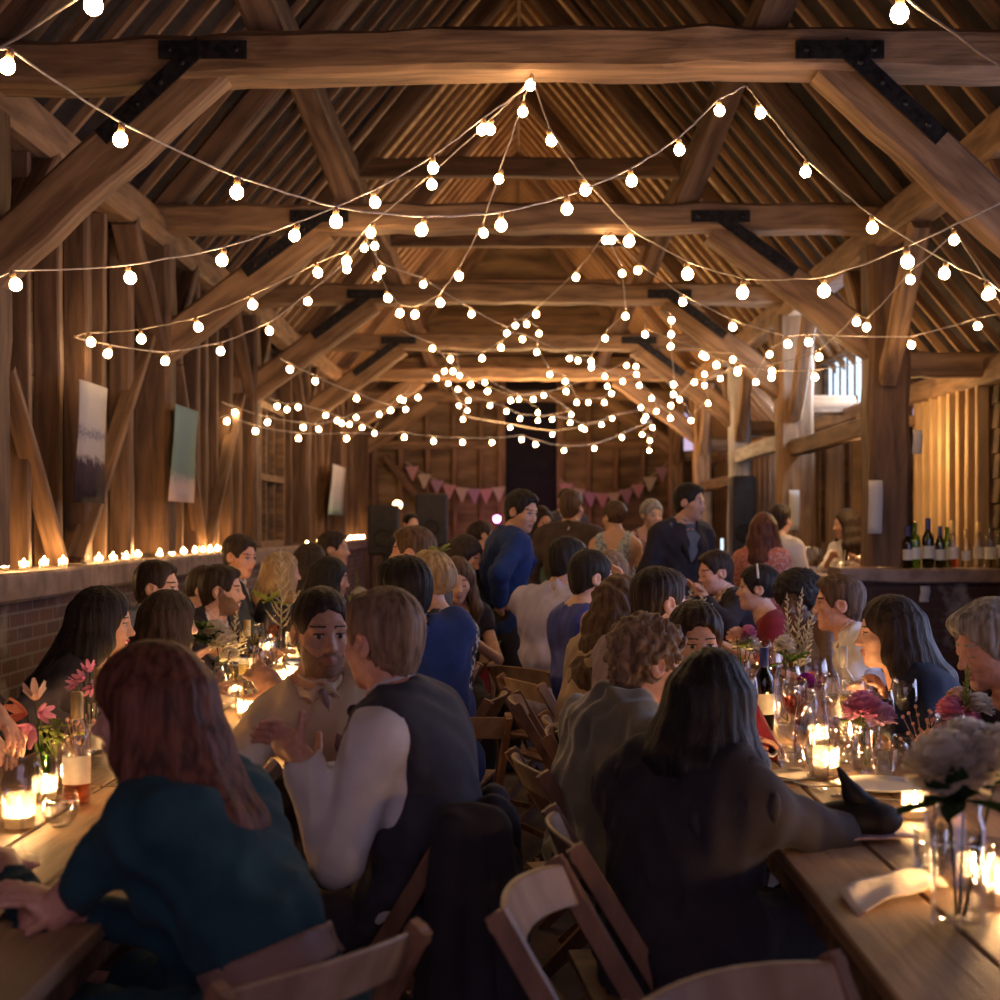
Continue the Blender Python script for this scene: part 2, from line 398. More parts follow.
timber('rail_beam', (XR,YB[3]+.15,2.24), (XR,YB[4]-.1,2.24), .1, .15, OAKD, n=6, jit=.006)
# ---- left wall: brick plinth, sill beam, boards, studs, braces
mb = MB(); mb.box((XL-.06,12.3,.56), (.24,27.0,1.12)); struct('wall_left', mb, BRICK)
timber('sill_beam', (XL-.02,Y0,1.19), (XL-.02,YE,1.19), .34, .15, SILLM, n=30, jit=.006)
mb = MB(); z = 1.26
while z < 3.9:                                       # overlapping horizontal boards
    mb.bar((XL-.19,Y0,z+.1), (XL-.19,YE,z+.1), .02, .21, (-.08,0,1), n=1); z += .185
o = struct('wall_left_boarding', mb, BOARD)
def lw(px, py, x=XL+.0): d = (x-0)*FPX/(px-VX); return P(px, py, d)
y = 6.9; i = 0
SK = random.Random(3)
while y < YE-.3:
    w = SK.choice([.055,.07,.09,.12])
    if all(abs(y-b) > .25 for b in YB) and not (14.8 < y < 16.6):
        timber('wall_stud', (XL-.07,y,1.265), (XL-.07,y,3.5), SK.choice([.09,.12,.15]), w, STUDM if SK.random() < .75 else OAKD, up=(0,1,0), n=6, jit=.005)
    y += SK.uniform(.36,.56)
for (ax_, ay, bx, by) in ((4,368,58,562), (150,330,76,560), (240,395,206,545), (176,365,200,545), (330,400,318,540), (296,345,309,405)):
    a, b = lw(ax_, ay), lw(bx, by); a.z = min(a.z, 3.4); b.z = max(b.z, 1.27)
    timber('wall_brace', b, a, .05, .11, STUDM, up=(1,0,0), n=4, jit=.004)
for k in range(2,7):                                 # arch braces from the posts up to the plate
    timber('wall_brace', (XL+.02,YB[k]+.1,2.75), (XL+.02,YB[k]+.95,ZP-.1), .1, .17, OAKD, up=(1,0,0), n=4, jit=.005)
    timber('wall_brace', (XL+.02,YB[k]-.1,2.75), (XL+.02,YB[k]-.95,ZP-.1), .1, .17, OAKD, up=(1,0,0), n=4, jit=.005)
# loading hatch frame in the left wall
hat = MB(); y0, y1 = 14.95, 16.45; z0, z1 = 1.3, 2.75
DARKP = mat('dark void board', (.02,.014,.013), (.05,.03,.022), .9, (3,3,12), 4)
hat.box((XL-.15,(y0+y1)/2,(z0+z1)/2), (.02,y1-y0,z1-z0)); w0 = struct('window_1', hat, DARKP)
fr = MB()
for yy in (y0,y1): fr.box((XL-.05,yy,(z0+z1)/2), (.09,.07,z1-z0))
for zz in (z0,z1,2.0): fr.box((XL-.05,(y0+y1)/2,zz), (.09,y1-y0,.07))
for q in (1,2): fr.box((XL-.06,y0+(y1-y0)*q/3,(z0+z1)/2), (.05,.045,z1-z0))
fr.build('window_frame', STUDM, w0)
# ---- right aisle: outer wall of boards and studs, lean-to rafters come from the roof above
mb = MB(); z = 0.0
while z < 2.75:
    mb.bar((XO+.1,8.5,z+.1), (XO+.1,12.3,z+.1), .02, .21, (.08,0,1)); mb.bar((XO+.1,15.6,z+.1), (XO+.1,YE,z+.1), .02, .21, (.08,0,1)); z += .185
struct('wall_right', mb, BOARD)
LIT = mat('lamplit lining board', (.36,.23,.12), (.55,.37,.20), .8, (2,14,14), 5)  # stud tone raised to carry the warm lamp light behind the bar
y = 10.75
while y < YE-.3:
    if not (13.0 < y < 15.4): timber('aisle_stud', (XO-.02,y,.02), (XO-.02,y,2.55), .09, .07, LIT if y < 12.6 else STUDM, up=(0,1,0), n=4, jit=.004)
    y += .24 if y < 12.4 else .42
# transverse lining behind the bar, studs in front of it in the lamplit tone
mb = MB()
for i in range(11):
    mb.bar((2.95+i*.145,12.55,.02), (2.95+i*.145,12.55,2.35+.0*i), .135, .02, (0,1,0))
struct('wall_bar_back', mb, BOARD)
for i in range(9):
    x = 3.0+i*.16; timber('lining_stud', (x,12.45,.02), (x,12.45,2.38-.03*i+(.06 if i % 2 else 0)), .05 if i % 3 else .09, .06, LIT, up=(0,1,0), n=4, jit=.004)
timber('lining_rail', (2.9,12.44,2.40), (4.4,12.44,2.34), .06, .09, OAK, n=5, jit=.005)
# ---- midstrey bay: tall boarded doors with a glazed-looking opening above
yA, yB_, XM = 13.1, 15.4, 3.17
mb = MB()
for i in range(9):
    y = yA+.02+i*(yB_-yA)/9; mb.box((XM+.08,y+(yB_-yA)/18,1.25), (.04,(yB_-yA)/9-.006,2.48))
d1 = struct('door_1', mb, mat('old boarded door', (.13,.075,.045), (.25,.155,.10), .85, (9,9,1.5), 6, .3))
fr = MB()
for z in (.3,1.25,2.4): fr.box((XM+.04,(yA+yB_)/2,z), (.04,yB_-yA,.14))
for yy in (yA+.06,yB_-.06,(yA+yB_)/2): fr.box((XM+.035,yy,1.25), (.045,.13,2.5))
fr.build('door_frame', OAKD, d1)
timber('door_lintel', (XM+.05,yA-.1,2.56), (XM+.05,yB_+.1,2.56), .16, .15, OAK, n=4, jit=.006)
for yy in (yA-.06,yB_+.06): timber('door_post', (XM+.03,yy,0), (XM+.03,yy,3.15), .14, .16, OAK, up=(0,1,0), n=6, jit=.006)
DAY = emit('overcast evening daylight', (.62,.78,.95), 1.1)
mb = MB()
for i in range(7):
    y = yA+.05+i*(yB_-yA-.05)/7; mb.box((XM+.12,y+(yB_-yA)/14,2.90), (.012,(yB_-yA)/7-.012,.62))
w2 = struct('window_2', mb, DAY)
fr = MB()
for yy in (yA+.02,yB_-.02): fr.box((XM+.09,yy,2.90), (.06,.05,.56))
for i in range(1,7): fr.box((XM+.10,yA+.05+i*(yB_-yA-.05)/7,2.90), (.02,.012,.56))
fr.build('window_frame', OAKD, w2)
mb = MB(); mb.box((XM+.16,(yA+yB_)/2,3.33), (.05,yB_-yA+.2,.22)); struct('wall_midstrey_head', mb, ROOFM)
mb = MB()
for yy in (yA-.04,yB_+.04): mb.box((XM+.09,yy,2.90), (.16,.03,.7))
mb.box((XM+.09,(yA+yB_)/2,3.19), (.18,yB_-yA+.1,.03))
struct('window_reveal', mb, OAKD)
# slits of daylight between boards
for (px, py, d, w, h) in ((903,372,11.7,.03,.36),(781,470,16.5,.035,.85),(722,560,17.0,.03,.5)):
    if px != 903:
        c = P(px, py, d); mb = MB(); mb.box(c, (w,.02,h)); struct('window_slit', mb, DAY)
# ---- far gable wall with a dark opening
mb = MB(); z = 0
while z < ZR:
    hw = 2.66 if z < ZP else max(.05, (ZR-z)/TP+.1)
    if z < 4.35:
        mb.bar((-hw-.0,YE,z+.1), (-.22,YE,z+.1), .02, .2, (0,.08,1)); mb.bar((.72,YE,z+.1), (max(.8,hw),YE,z+.1), .02, .2, (0,.08,1))
    else: mb.bar((-hw,YE,z+.1), (hw,YE,z+.1), .02, .2, (0,.08,1))
    z += .185
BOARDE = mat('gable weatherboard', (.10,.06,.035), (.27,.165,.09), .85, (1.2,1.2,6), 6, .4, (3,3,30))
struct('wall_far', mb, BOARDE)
mb = MB(); mb.box((XO/2+1.3,YE+.02,1.4), (1.7,.04,2.8)); struct('wall_far_aisle', mb, BOARD)
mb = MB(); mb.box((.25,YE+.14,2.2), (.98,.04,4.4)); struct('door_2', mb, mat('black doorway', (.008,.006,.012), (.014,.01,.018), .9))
x = -2.5
while x < 2.6:
    if not (-.4 < x < .85): timber('gable_stud', (x,YE-.09,0), (x,YE-.09,4.2), .09, .1, STUDM, up=(0,1,0), n=5, jit=.006)
    x += .47
for x in (-.27,.77): timber('gable_post', (x,YE-.09,0), (x,YE-.09,4.4), .14, .14, OAK, up=(0,1,0), n=5, jit=.006)
timber('gable_rail', (-2.6,YE-.1,4.35), (2.65,YE-.1,4.35), .1, .18, OAK, n=8, jit=.006)
timber('gable_rail', (-2.6,YE-.1,2.9), (-.3,YE-.1,2.9), .1, .14, OAK, n=8, jit=.006); timber('gable_rail', (.8,YE-.1,2.9), (2.65,YE-.1,2.9), .1, .14, OAK, n=8, jit=.006)
timber('gable_brace', (-2.3,YE-.16,2.7), (-.9,YE-.16,.9), .06, .14, OAKD)
# ---- brick cross wall under the arcade post, with its timber ledge
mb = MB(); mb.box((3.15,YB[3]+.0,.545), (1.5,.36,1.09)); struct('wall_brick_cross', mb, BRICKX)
timber('bar_ledge', (2.3,YB[3]-.02,1.14), (3.95,YB[3]-.02,1.14), .44, .10, SILLM, n=8, jit=.005)

# ---- near end: gable behind the camera, opened up to let in shadow fill, and the near right aisle wall, with the side doorway open to the dusk between them
mb = MB()
for (x0, x1, z0, z1) in ((-3.2,-1.8,0,3.9),(2.2,4.2,0,3.9),(-3.2,4.2,3.4,7.2)): mb.box(((x0+x1)/2,Y0-.03,(z0+z1)/2), (x1-x0,.06,z1-z0))
struct('wall_back', mb, BOARD)
mb = MB(); mb.box((XO+.1,1.2,1.35), (.05,4.4,2.7)); struct('wall_right_near', mb, BOARD)
# ------------------------------------------------------------------ festoon light strings
EXPO = 0.7
BULB = emit('warm frosted bulb', (1.0,.62,.29), 54.0)
CORDM = mat('pale twisted flex', (.42,.33,.27), (.60,.50,.42), .7, (40,40,40), 2)
SOCK = mat('brass socket', (.30,.17,.08), (.42,.26,.13), .5, (20,20,20), 2)
FLAME = emit('candle flame', (1.0,.56,.21), 720.0)
GL = MB(); GL.lathe([(.0005,-.049),(.009,-.0472),(.017,-.042),(.0225,-.034),(.0245,-.025),(.0235,-.016),(.019,-.007),(.013,-.001),(.011,.004)], 14)
GLM = GL.mesh('bulb', BULB, True)
SO = MB(); SO.lathe([(.0125,.000),(.0125,.024),(.008,.030),(.004,.034)], 10, close=True); SOM = SO.mesh('socket', SOCK, True)
def string(label, pts, d0, d1, ends='aa', sag=.012):
    """pts: frame positions of the bulbs in order; the first and last are the tied ends when marked a"""
    n = len(pts); acc = [0]
    for i in range(1, n): acc.append(acc[-1]+math.hypot(pts[i][0]-pts[i-1][0], pts[i][1]-pts[i-1][1])+6)
    W = [P(px, py, d0+(d1-d0)*a/acc[-1]) for (px, py), a in zip(pts, acc)]
    rnd = random.Random(int(pts[0][0]*7+pts[-1][1]))
    root = thing('light_string', label, 'string lights', W[0], 0, 'festoon strings of round bulbs')
    bulbs = [i for i in range(n) if not ((i == 0 and ends[0] == 'a') or (i == n-1 and ends[1] == 'a'))]
    top = [w+Vector((0,0,.062)) if i in bulbs else w for i, w in enumerate(W)]
    path = []
    for i in range(n-1):
        for j in range(6):
            t = j/6; p = top[i].lerp(top[i+1], t); p.z -= sag*4*t*(1-t)*min(1.5, (top[i+1]-top[i]).length)
            p += Vector((rnd.uniform(-.003,.003), 0, rnd.uniform(-.003,.003))) if j else Vector(); path.append(p-W[0])
    path.append(top[-1]-W[0])
    mb = MB(); mb.tube(path, .0042, 5); mb.build('cord', CORDM, root, True)
    for i in bulbs:
        o = link('bulb', GLM, root); o.location = top[i]-W[0]+Vector((0,0,-.034)); o.rotation_euler = (rnd.uniform(-.35,.35), rnd.uniform(-.35,.35), 0)
        link('socket', SOM, o)
    return root
STR = [
('thick pale bulb string from upper left corner across to the beam right of centre', [(-15,48),(9,68),(121,141),(237,194),(336,223),(423,232),(501,227),(567,210),(631,182),(679,151),(719,112),(745,86)], 4.4, 7.0),
('bulb string rising from left edge to the middle of the nearest tie beam', [(-30,288),(14,286),(129,280),(223,262),(296,237),(374,204),(433,169),(483,131),(528,86)], 5.6, 7.05),
('large bulb string from nearest tie beam centre sagging to the right knee brace', [(529,84),(531,87),(550,142),(584,192),(630,243),(687,276),(743,294),(824,293),(907,263),(1012,196)], 7.05, 5.0),
('bulb string falling from the beam right of centre to the right edge', [(747,86),(759,115),(806,173),(872,229),(945,275),(988,295),(1020,308)], 7.0, 6.2),
('short near string with one large bulb in the upper right corner', [(885,-25),(900,15),(1020,80)], 4.0, 3.8),
('short near string with one large bulb in the upper left corner', [(-20,60),(95,9),(130,-40)], 4.0, 3.8),
('bulb string from nearest tie beam centre down to a left wall stud', [(527,84),(491,131),(431,186),(372,234),(347,262),(317,274),(252,306),(197,328),(141,340),(90,343),(74,336)], 7.1, 8.6),
('bulb string hanging from nearest tie beam centre back to the second tie beam', [(528,84),(523,113),(500,180),(483,234),(459,277),(440,304),(416,316),(400,314),(387,299),(377,277),(375,247),(366,238)], 7.1, 10.45),
('lower bulb string from the left wall stud up to the second tie beam', [(74,337),(109,355),(166,362),(221,352),(269,332),(308,302),(347,270),(365,249),(366,238)], 8.6, 10.45),
('bulb string from second tie beam left part dipping to the third beam centre', [(366,238),(381,271),(423,285),(471,315),(507,334),(536,308)], 10.45, 14.0),
('bulb string from second tie beam right part slanting left to the third beam', [(608,237),(606,241),(577,278),(537,315),(501,348),(482,359),(450,360),(430,350)], 10.45, 15.0),
('bulb string from second tie beam right part straight down and back', [(608,237),(622,274),(626,317),(605,339),(591,362),(578,361),(566,352)], 10.45, 15.0),
('long bulb string from second tie beam sweeping low to the right edge', [(608,237),(611,241),(638,271),(682,303),(732,328),(787,345),(808,343),(910,346),(977,327),(1020,310)], 10.45, 9.8),
('bulb string from right knee brace slanting down past the oak post', [(956,230),(910,281),(867,328),(857,323),(819,358),(772,372),(738,373),(700,380)], 7.5, 13.0),
('two bulb string from right knee brace to the right edge', [(952,228),(954,241),(988,296),(1018,332)], 7.5, 7.0),
('low bulb swag from left wall across the width before the gable', [(220,418),(227,422),(255,432),(298,439),(347,439),(404,438),(433,442),(462,443),(492,443),(522,440),(536,445),(564,451),(594,449),(622,438),(652,420)], 13.0, 19.5),
('bulb string on the left wall above the hatch running back', [(222,402),(235,413),(268,423),(303,428),(318,430),(341,424),(356,418),(379,415),(406,410),(403,401),(412,384)], 13.0, 19.0),
('bulb string from the second left knee brace to the far left cluster', [(280,358),(289,370),(315,382),(356,399),(391,411),(400,400),(418,398),(436,379),(445,372),(452,354)], 11.5, 17.8),
('short cluster string of bulbs beside the hatch frame top', [(270,398),(278,407),(287,410),(298,408),(326,416),(337,421),(350,425),(362,428),(375,434),(378,420)], 14.5, 20.0),
('bulb string from third beam left end swagging to the right under it', [(400,330),(432,349),(453,372),(471,385),(488,392),(510,401),(534,400),(566,392),(605,377),(627,366),(640,350)], 14.1, 17.5),
('deep bulb swag hung under the fourth beam from left to right', [(456,352),(459,376),(458,390),(468,401),(490,406),(506,412),(520,419),(552,420),(570,423),(582,428),(602,425),(612,419),(650,408)], 17.4, 20.5),
('farthest bulb swag before the dark doorway', [(430,372),(448,384),(459,406),(467,411),(463,420),(510,428),(552,435),(585,430),(640,408)], 19.0, 22.5),
('bulb string bunched at third beam centre then trailing right', [(514,318),(515,326),(526,325),(539,334),(537,353),(550,375),(566,382),(577,403),(589,403),(604,403),(611,394),(608,387),(612,368)], 14.1, 18.5),
('bulb string from third beam centre across to the fourth beam right', [(500,330),(523,340),(570,359),(591,368),(623,382),(636,375),(636,367),(634,352)], 14.1, 17.4),
('hanging bulb cluster in front of the gable right stud', [(636,380),(639,386),(652,399),(657,412),(646,417),(641,408),(644,421),(652,428),(642,435),(650,441),(649,451),(656,430)], 16.5, 21.5),
('short bulb string tangled in the middle above the doorway', [(480,378),(485,383),(519,400),(544,396),(571,415),(538,421),(538,413),(520,395)], 17.5, 20.5),
('bulb string dropping beside the right post down toward the gable', [(668,312),(671,321),(671,335),(671,347),(674,385),(673,395),(671,406),(670,419),(660,405)], 12.0, 17.0),
('bulb string looping from third beam right to the oak bar post', [(644,309),(645,335),(702,356),(716,366),(738,371),(771,378),(815,378),(866,369),(874,362)], 13.5, 10.8),
('bulb string hung between the two right hand posts', [(692,348),(705,358),(733,360),(755,383),(770,355),(790,338)], 14.0, 13.2),
('bulb string low near the pale post on the right', [(735,372),(720,379),(704,386),(695,383),(679,400),(691,421),(708,404),(704,375),(690,362)], 16.5, 17.3),
]
for (lb, pts, d0, d1) in STR: string(lb, pts, d0, d1)

# ------------------------------------------------------------------ candles
WAX = soft('candle wax', (.95,.86,.72), .75)
CUP = thin_glass('votive glass', (.98,.96,.93), .08, body=.16, bodycol=(1,.90,.76))
def votive_mesh(r, h):
    g = MB(); g.lathe([(.001,0),(r*.92,0),(r,.003),(r*1.04,h),(r*1.0,h+.001)], 16); g = g.mesh('glass', CUP, True)
    w = MB(); w.lathe([(.001,.004),(r*.92,.004),(r*.94,h*.36),(r*.5,h*.33),(.002,h*.34)], 16); w = w.mesh('wax', WAX, True)
    f = MB(); f.lathe([(.0008,h*.38),(.0045,h*.38+.006),(.0058,h*.38+.013),(.0040,h*.38+.028),(.0006,h*.38+.044)], 8); f = f.mesh('flame', FLAME, True)
    return g, w, f
VM_S = votive_mesh(.024,.045); VM_M = votive_mesh(.032,.066); VM_L = votive_mesh(.038,.085)
def candle(loc, label, group, ms):
    t = thing('votive_candle', label, 'candle', loc, 0, group)
    for n, m in zip(('glass','wax','flame'), ms): link(n, m, t)
    return t
ORD = 'first second third fourth fifth sixth seventh eighth ninth tenth eleventh twelfth thirteenth fourteenth fifteenth sixteenth seventeenth eighteenth nineteenth twentieth'.split()
ORD += ['twenty-'+o for o in ORD[:9]]+['thirtieth']+['thirty-'+o for o in ORD[:9]]
sillx = [4,24,44,63,84,99,113,126,138,160,172,184,195,203,210,217,223,228,234,307,318,337,342,346,350,355,359,363,367,371,376]
for i, px in enumerate(sillx):
    x = -2.56+random.uniform(-.05,.05); d = min(25.0, x*FPX/(px-VX))
    candle((x,d,1.267), 'tea light glowing on the wall sill, %s along from the near end' % ORD[i], 'tea lights along the brick wall sill', VM_S)
# ------------------------------------------------------------------ bunting on the gable wall
def bunting(label, a, b, drop, n, cols):
    root = thing('bunting', label, 'bunting', a)
    a, b = Vector(a), Vector(b); pts = []
    for i in range(25):
        t = i/24; p = a.lerp(b, t)-a; p.z -= drop*4*t*(1-t); pts.append(p)
    mb = MB(); mb.tube(pts, .008, 5); mb.build('cord', CORDM, root)
    for i in range(n):
        t = (i+.5)/n; p = a.lerp(b, t)-a; p.z -= drop*4*t*(1-t); mb = MB(); w = .12
        q = [p+Vector((-w,-.01,0)), p+Vector((w,-.01,0)), p+Vector((random.uniform(-.03,.03),-.05,-.25)), p+Vector((-w,.0,0)), p+Vector((w,.0,0)), p+Vector((0,-.04,-.25))]
        mb.add(q, [(0,1,2),(5,4,3),(0,3,4,1),(1,4,5,2),(2,5,3,0)])
        mb.build('pennant', cols[i % len(cols)], root)
    return root
PN = [soft('pink pennant', (.62,.33,.36), .2), soft('cream pennant', (.62,.50,.42), .2), soft('mauve pennant', (.50,.30,.42), .2)]
bunting('pastel bunting swag on the gable wall left of the dark doorway', P(406,462,25.3), P(505,486,25.3), .22, 8, PN)
bunting('pastel bunting swag on the gable wall right of the dark doorway', P(560,480,25.3), P(668,462,25.3), .38, 9, PN)
# ------------------------------------------------------------------ printed panels on the left wall and papers on posts
def panel(label, px0, py0, px1, py1, x, m, tilt):
    d0 = x*FPX/(px0-VX); d1 = x*FPX/(px1-VX); dm = (d0+d1)/2
    zt = P(0,py0,dm).z; zb = P(0,py1,dm).z; mb = MB(); n = 9; vs = []
    for i in range(n):
        for j in range(4):
            t = i/(n-1); vs.append((x+.02+.006*math.sin(t*5+j)-.03*t, d0+(d1-d0)*j/3+tilt*t, zt+(zb-zt)*t))
    mb.grid(vs, n, 4); o = mb.build('hanging_print', m, None, True); so = o.modifiers.new('thick','SOLIDIFY'); so.thickness = .008
    return tag(o, label, 'print')
def print_mat(name, stops):
    m, nt, N, L = new_mat(name); out = N.new('ShaderNodeOutputMaterial'); b = N.new('ShaderNodeBsdfPrincipled'); L.new(b.outputs[0], out.inputs[0])
    tc = N.new('ShaderNodeTexCoord'); sp = N.new('ShaderNodeSeparateXYZ'); L.new(tc.outputs['Generated'], sp.inputs[0])
    nz = N.new('ShaderNodeTexNoise'); nz.inputs['Scale'].default_value = 14; nz.inputs['Detail'].default_value = 5; L.new(tc.outputs['Generated'], nz.inputs['Vector'])
    ad = N.new('ShaderNodeMath'); ad.operation = 'MULTIPLY_ADD'; ad.inputs[1].default_value = .22; L.new(nz.outputs[0], ad.inputs[0]); L.new(sp.outputs[2], ad.inputs[2])
    rp = N.new('ShaderNodeValToRGB'); el = rp.color_ramp.elements
    el[0].position = stops[0][0]; el[0].color = (*stops[0][1],1); el[1].position = stops[-1][0]; el[1].color = (*stops[-1][1],1)
    for (p, c) in stops[1:-1]: e = el.new(p); e.color = (*c,1)
    L.new(ad.outputs[0], rp.inputs[0]); L.new(rp.outputs[0], b.inputs['Base Color']); b.inputs['Roughness'].default_value = .9; b.inputs['Specular IOR Level'].default_value = .1; return m
panel('tall faded landscape print with a crowd below, nearest on the left wall', 75,384,103,503, -2.48, print_mat('crowd print', [(.1,(.010,.006,.012)),(.44,(.05,.033,.045)),(.52,(.36,.32,.32)),(.62,(.36,.33,.34)),(.68,(.19,.18,.22)),(.75,(.40,.37,.37)),(1,(.45,.42,.40))]), .02)
panel('green and pink print hanging on the left wall beyond the first', 172,408,195,502, -2.46, print_mat('green print', [(.1,(.50,.38,.38)),(.3,(.46,.36,.34)),(.42,(.17,.24,.22)),(1,(.20,.29,.29))]), -.05)
panel('small pale green print on the left wall past the hatch', 331,466,344,515, -2.46, print_mat('pale print', [(.1,(.30,.42,.36)),(.5,(.50,.46,.44)),(1,(.48,.44,.44))]), -.2)
def notice(label, px, py, d, w, h, yaw=0):
    mb = MB(); vs = []
    for i in range(7):
        for j in range(3): vs.append(((j/2-.5)*w, -.01-.012*math.sin(i*.9), -(i/6-.5)*h))
    mb.grid(vs, 7, 3); o = mb.build('hanging_notice', PAPER, None, True); o.location = P(px,py,d); o.rotation_euler = (0,0,yaw)
    so = o.modifiers.new('thick','SOLIDIFY'); so.thickness = .002; return tag(o, label, 'notice')
notice('white paper sheet pinned to the dark post at the bar', 875,507,10.40,.10,.38)
notice('white paper sheet pinned to the third post behind the bar', 794,510,13.86,.10,.38)
notice('small pale card fixed to the brick wall below the ledge', 924,594,10.41,.075,.115,.2)
notice('small pale card pinned on the post beam near the bar', 917,442,10.5,.07,.17,.1)
# ------------------------------------------------------------------ tables
TOPM = mat('scrubbed plank top', (.22,.125,.07), (.40,.25,.145), .62, (16,1.6,16), 8, .25, (50,4,50), spec=.35, distort=.8)
CHW = mat('folding chair beech', (.13,.062,.034), (.25,.125,.068), .5, (14,14,5), 5, .15, spec=.5)
CHP = mat('daylit chair top', (.24,.15,.10), (.36,.25,.18), .5, (14,14,5), 5, .15, spec=.5)  # top rail paler than the legs, for the daylight it catches
def table(label, x0, x1, y0, y1):
    t = thing('trestle_table', label, 'table', ((x0+x1)/2, (y0+y1)/2, 0), 0, 'plank trestle tables in two long rows')
    W, L = x1-x0, y1-y0; mb = MB(); n = 4; pw = W/n
    for i in range(n): mb.bar((-W/2+pw*(i+.5), -L/2, .732), (-W/2+pw*(i+.5), L/2, .732), pw-.006, .036, n=6, jit=.0015)
    mb.build('tabletop', TOPM, t)
    mb = MB()
    for y in (-L*.38, 0, L*.38): mb.box((0,y,.70), (W-.06,.09,.028))
    for x in (-W/2+.03, W/2-.03): mb.box((x,0,.69), (.022,L-.1,.07))
    mb.build('table_frame', OAKD, t)
    for y in (-L*.36, L*.36):
        for sx in (-1,1):
            mb = MB(); mb.bar((sx*W*.42,y-.0,0), (sx*W*.26,y,.69), .06, .045, up=(0,1,0)); mb.build('leg', OAKD, t)
        mb = MB(); mb.bar((-W*.36,y,.25), (W*.36,y,.25), .04, .06); mb.build('stretcher', OAKD, t)
    return t
TRX0, TRX1, TLX0, TLX1 = .60, 1.48, -1.60, -.78
for nm, y0 in (('nearest',1.75),('second',4.2),('farthest',6.65)):
    table('%s plank table of the right row' % nm, TRX0, TRX1, y0, y0+2.43)
for nm, y0 in (('nearest',1.75),('second',4.2),('farthest',6.65)):
    table('%s plank table of the left row by the brick wall' % nm, TLX0, TLX1, y0, y0+2.43)
# ------------------------------------------------------------------ folding chairs (person on the chair faces local +Y)
def make_chair():
    t = thing('folding_chair', 'x', 'chair')
    mb = MB()
    for i in range(5): mb.bar((-.2, -.17+i*.083, .448-.004*(i == 0)), (.2, -.17+i*.083, .448), .07, .016, up=(0,0,1))
    for s in (-1,1): mb.bar((s*.185,-.2,.43), (s*.185,.2,.43), .025, .03)
    mb.build('seat', CHW, t)
    for s in (-1,1):
        mb = MB(); a, b = Vector((s*.222,.24,0)), Vector((s*.222,-.25,.80)); mb.bar(a, b, .024, .042, up=(0,1,0), n=1)
        d = (b-a).normalized(); mb.tube([b-d*.02+Vector((-.0128,0,0)), b-d*.02+Vector((.0128,0,0))], .0225, 12); mb.build('leg', CHW, t)
        mb = MB(); mb.bar((s*.195,-.26,0), (s*.195,.19,.435), .022, .036, up=(0,1,0)); mb.build('leg', CHW, t)
    mb = MB(); vs = []; n = 13
    for i in range(n):
        u = i/(n-1)*2-1; x = u*.215; yb = -.045*(1-u*u); top = .805-.012*u*u
        for (dy, z) in ((-.228,top),(-.212,top-.002),(-.175,top-.085),(-.191,top-.087)): vs.append((x, dy+yb-.012, z))
    fs = [(i*4+j, i*4+(j+1)%4, (i+1)*4+(j+1)%4, (i+1)*4+j) for i in range(n-1) for j in range(4)]+[(3,2,1,0), ((n-1)*4,(n-1)*4+1,(n-1)*4+2,(n-1)*4+3)]
    mb.add(vs, fs); o = mb.build('back_rail', CHP, t); bv = o.modifiers.new('round','BEVEL'); bv.width = .004
    mb = MB(); mb.bar((-.21,.15,.155), (.21,.15,.155), .02, .028); mb.build('stretcher', CHW, t)
    mb = MB(); mb.bar((-.19,-.16,.1), (.19,-.16,.1), .02, .028); mb.build('stretcher', CHW, t)
    return t
CHAIR0 = make_chair(); _first = [True]
def chair(x, y, yaw, label):
    """yaw: compass of the seat's front, 0 = away from camera, 90 = to the right"""
    c = CHAIR0
    if not _first[0]: c = dup(CHAIR0)
    _first[0] = False
    c.location = (x,y,0); c.rotation_euler = (0,0,-math.radians(yaw)); c['label'] = label; c['group'] = 'wooden folding chairs at the tables'; return c
# ------------------------------------------------------------------ tableware
GLASS = thin_glass('clear glass', (.93,.93,.935), .02)
GLASSG = thin_glass('green bottle glass', (.30,.55,.16), .03)
GLASSD = thin_glass('dark bottle glass', (.07,.10,.05), .04)
GLASSB = thin_glass('blue bottle glass', (.12,.2,.55), .04)
ROSE = thin_glass('rose wine', (.95,.50,.36), .03)
REDW = thin_glass('red wine', (.35,.03,.04), .03)
WATER = thin_glass('water', (.93,.95,.97), .02)
JUICE = thin_glass('orange juice drink', (.9,.5,.1), .05, body=.6, bodycol=(.95,.5,.08))
LABELM = soft('bottle label paper', (.80,.76,.70), .1)
GOLD = mat('gold capsule', (.50,.33,.13), (.66,.46,.2), .4, (30,30,8), 2, metal=.4)
BLUEC = mat('blue capsule', (.02,.03,.14), (.04,.06,.22), .35, (30,30,8), 2)
WHITEC = mat('white china', (.62,.60,.60), (.70,.68,.67), .3, (9,9,9), 2)
BLUEB = mat('blue glazed china', (.05,.07,.14), (.12,.15,.25), .3, (9,9,9), 2)
LINEN = mat('cream linen', (.62,.50,.40), (.72,.60,.49), .9, (40,40,40), 3, .3, sheen=.2)
def tp(px, py, z=.75): d = (CH-z)*FPX/(py-VY); return P(px, py, d)
def inst(name, label, cat, loc, parts, rz=0, group=None):
    t = thing(name, label, cat, loc, rz, group)
    for (n, me) in parts: link(n, me, t)
    return t
def lm(name, prof, m, seg=20, smooth=True):
    mb = MB(); mb.lathe(prof, seg); return mb.mesh(name, m, smooth)
WG_BOWL = lm('bowl', [(.004,.085),(.012,.088),(.028,.10),(.038,.122),(.041,.145),(.038,.175),(.033,.200),(.0322,.200),(.037,.175),(.040,.145),(.037,.123),(.027,.102),(.002,.090)], GLASS)
WG_STEM = lm('stem', [(.034,.0),(.034,.003),(.012,.006),(.0045,.014),(.0038,.05),(.005,.08),(.008,.088)], GLASS, 16)
def wine_level(m, z1): return lm('wine', [(.001,.091),(.026,.103),(.0355,.123),(.0385,.14),(.0385,z1),(.001,z1)], m)
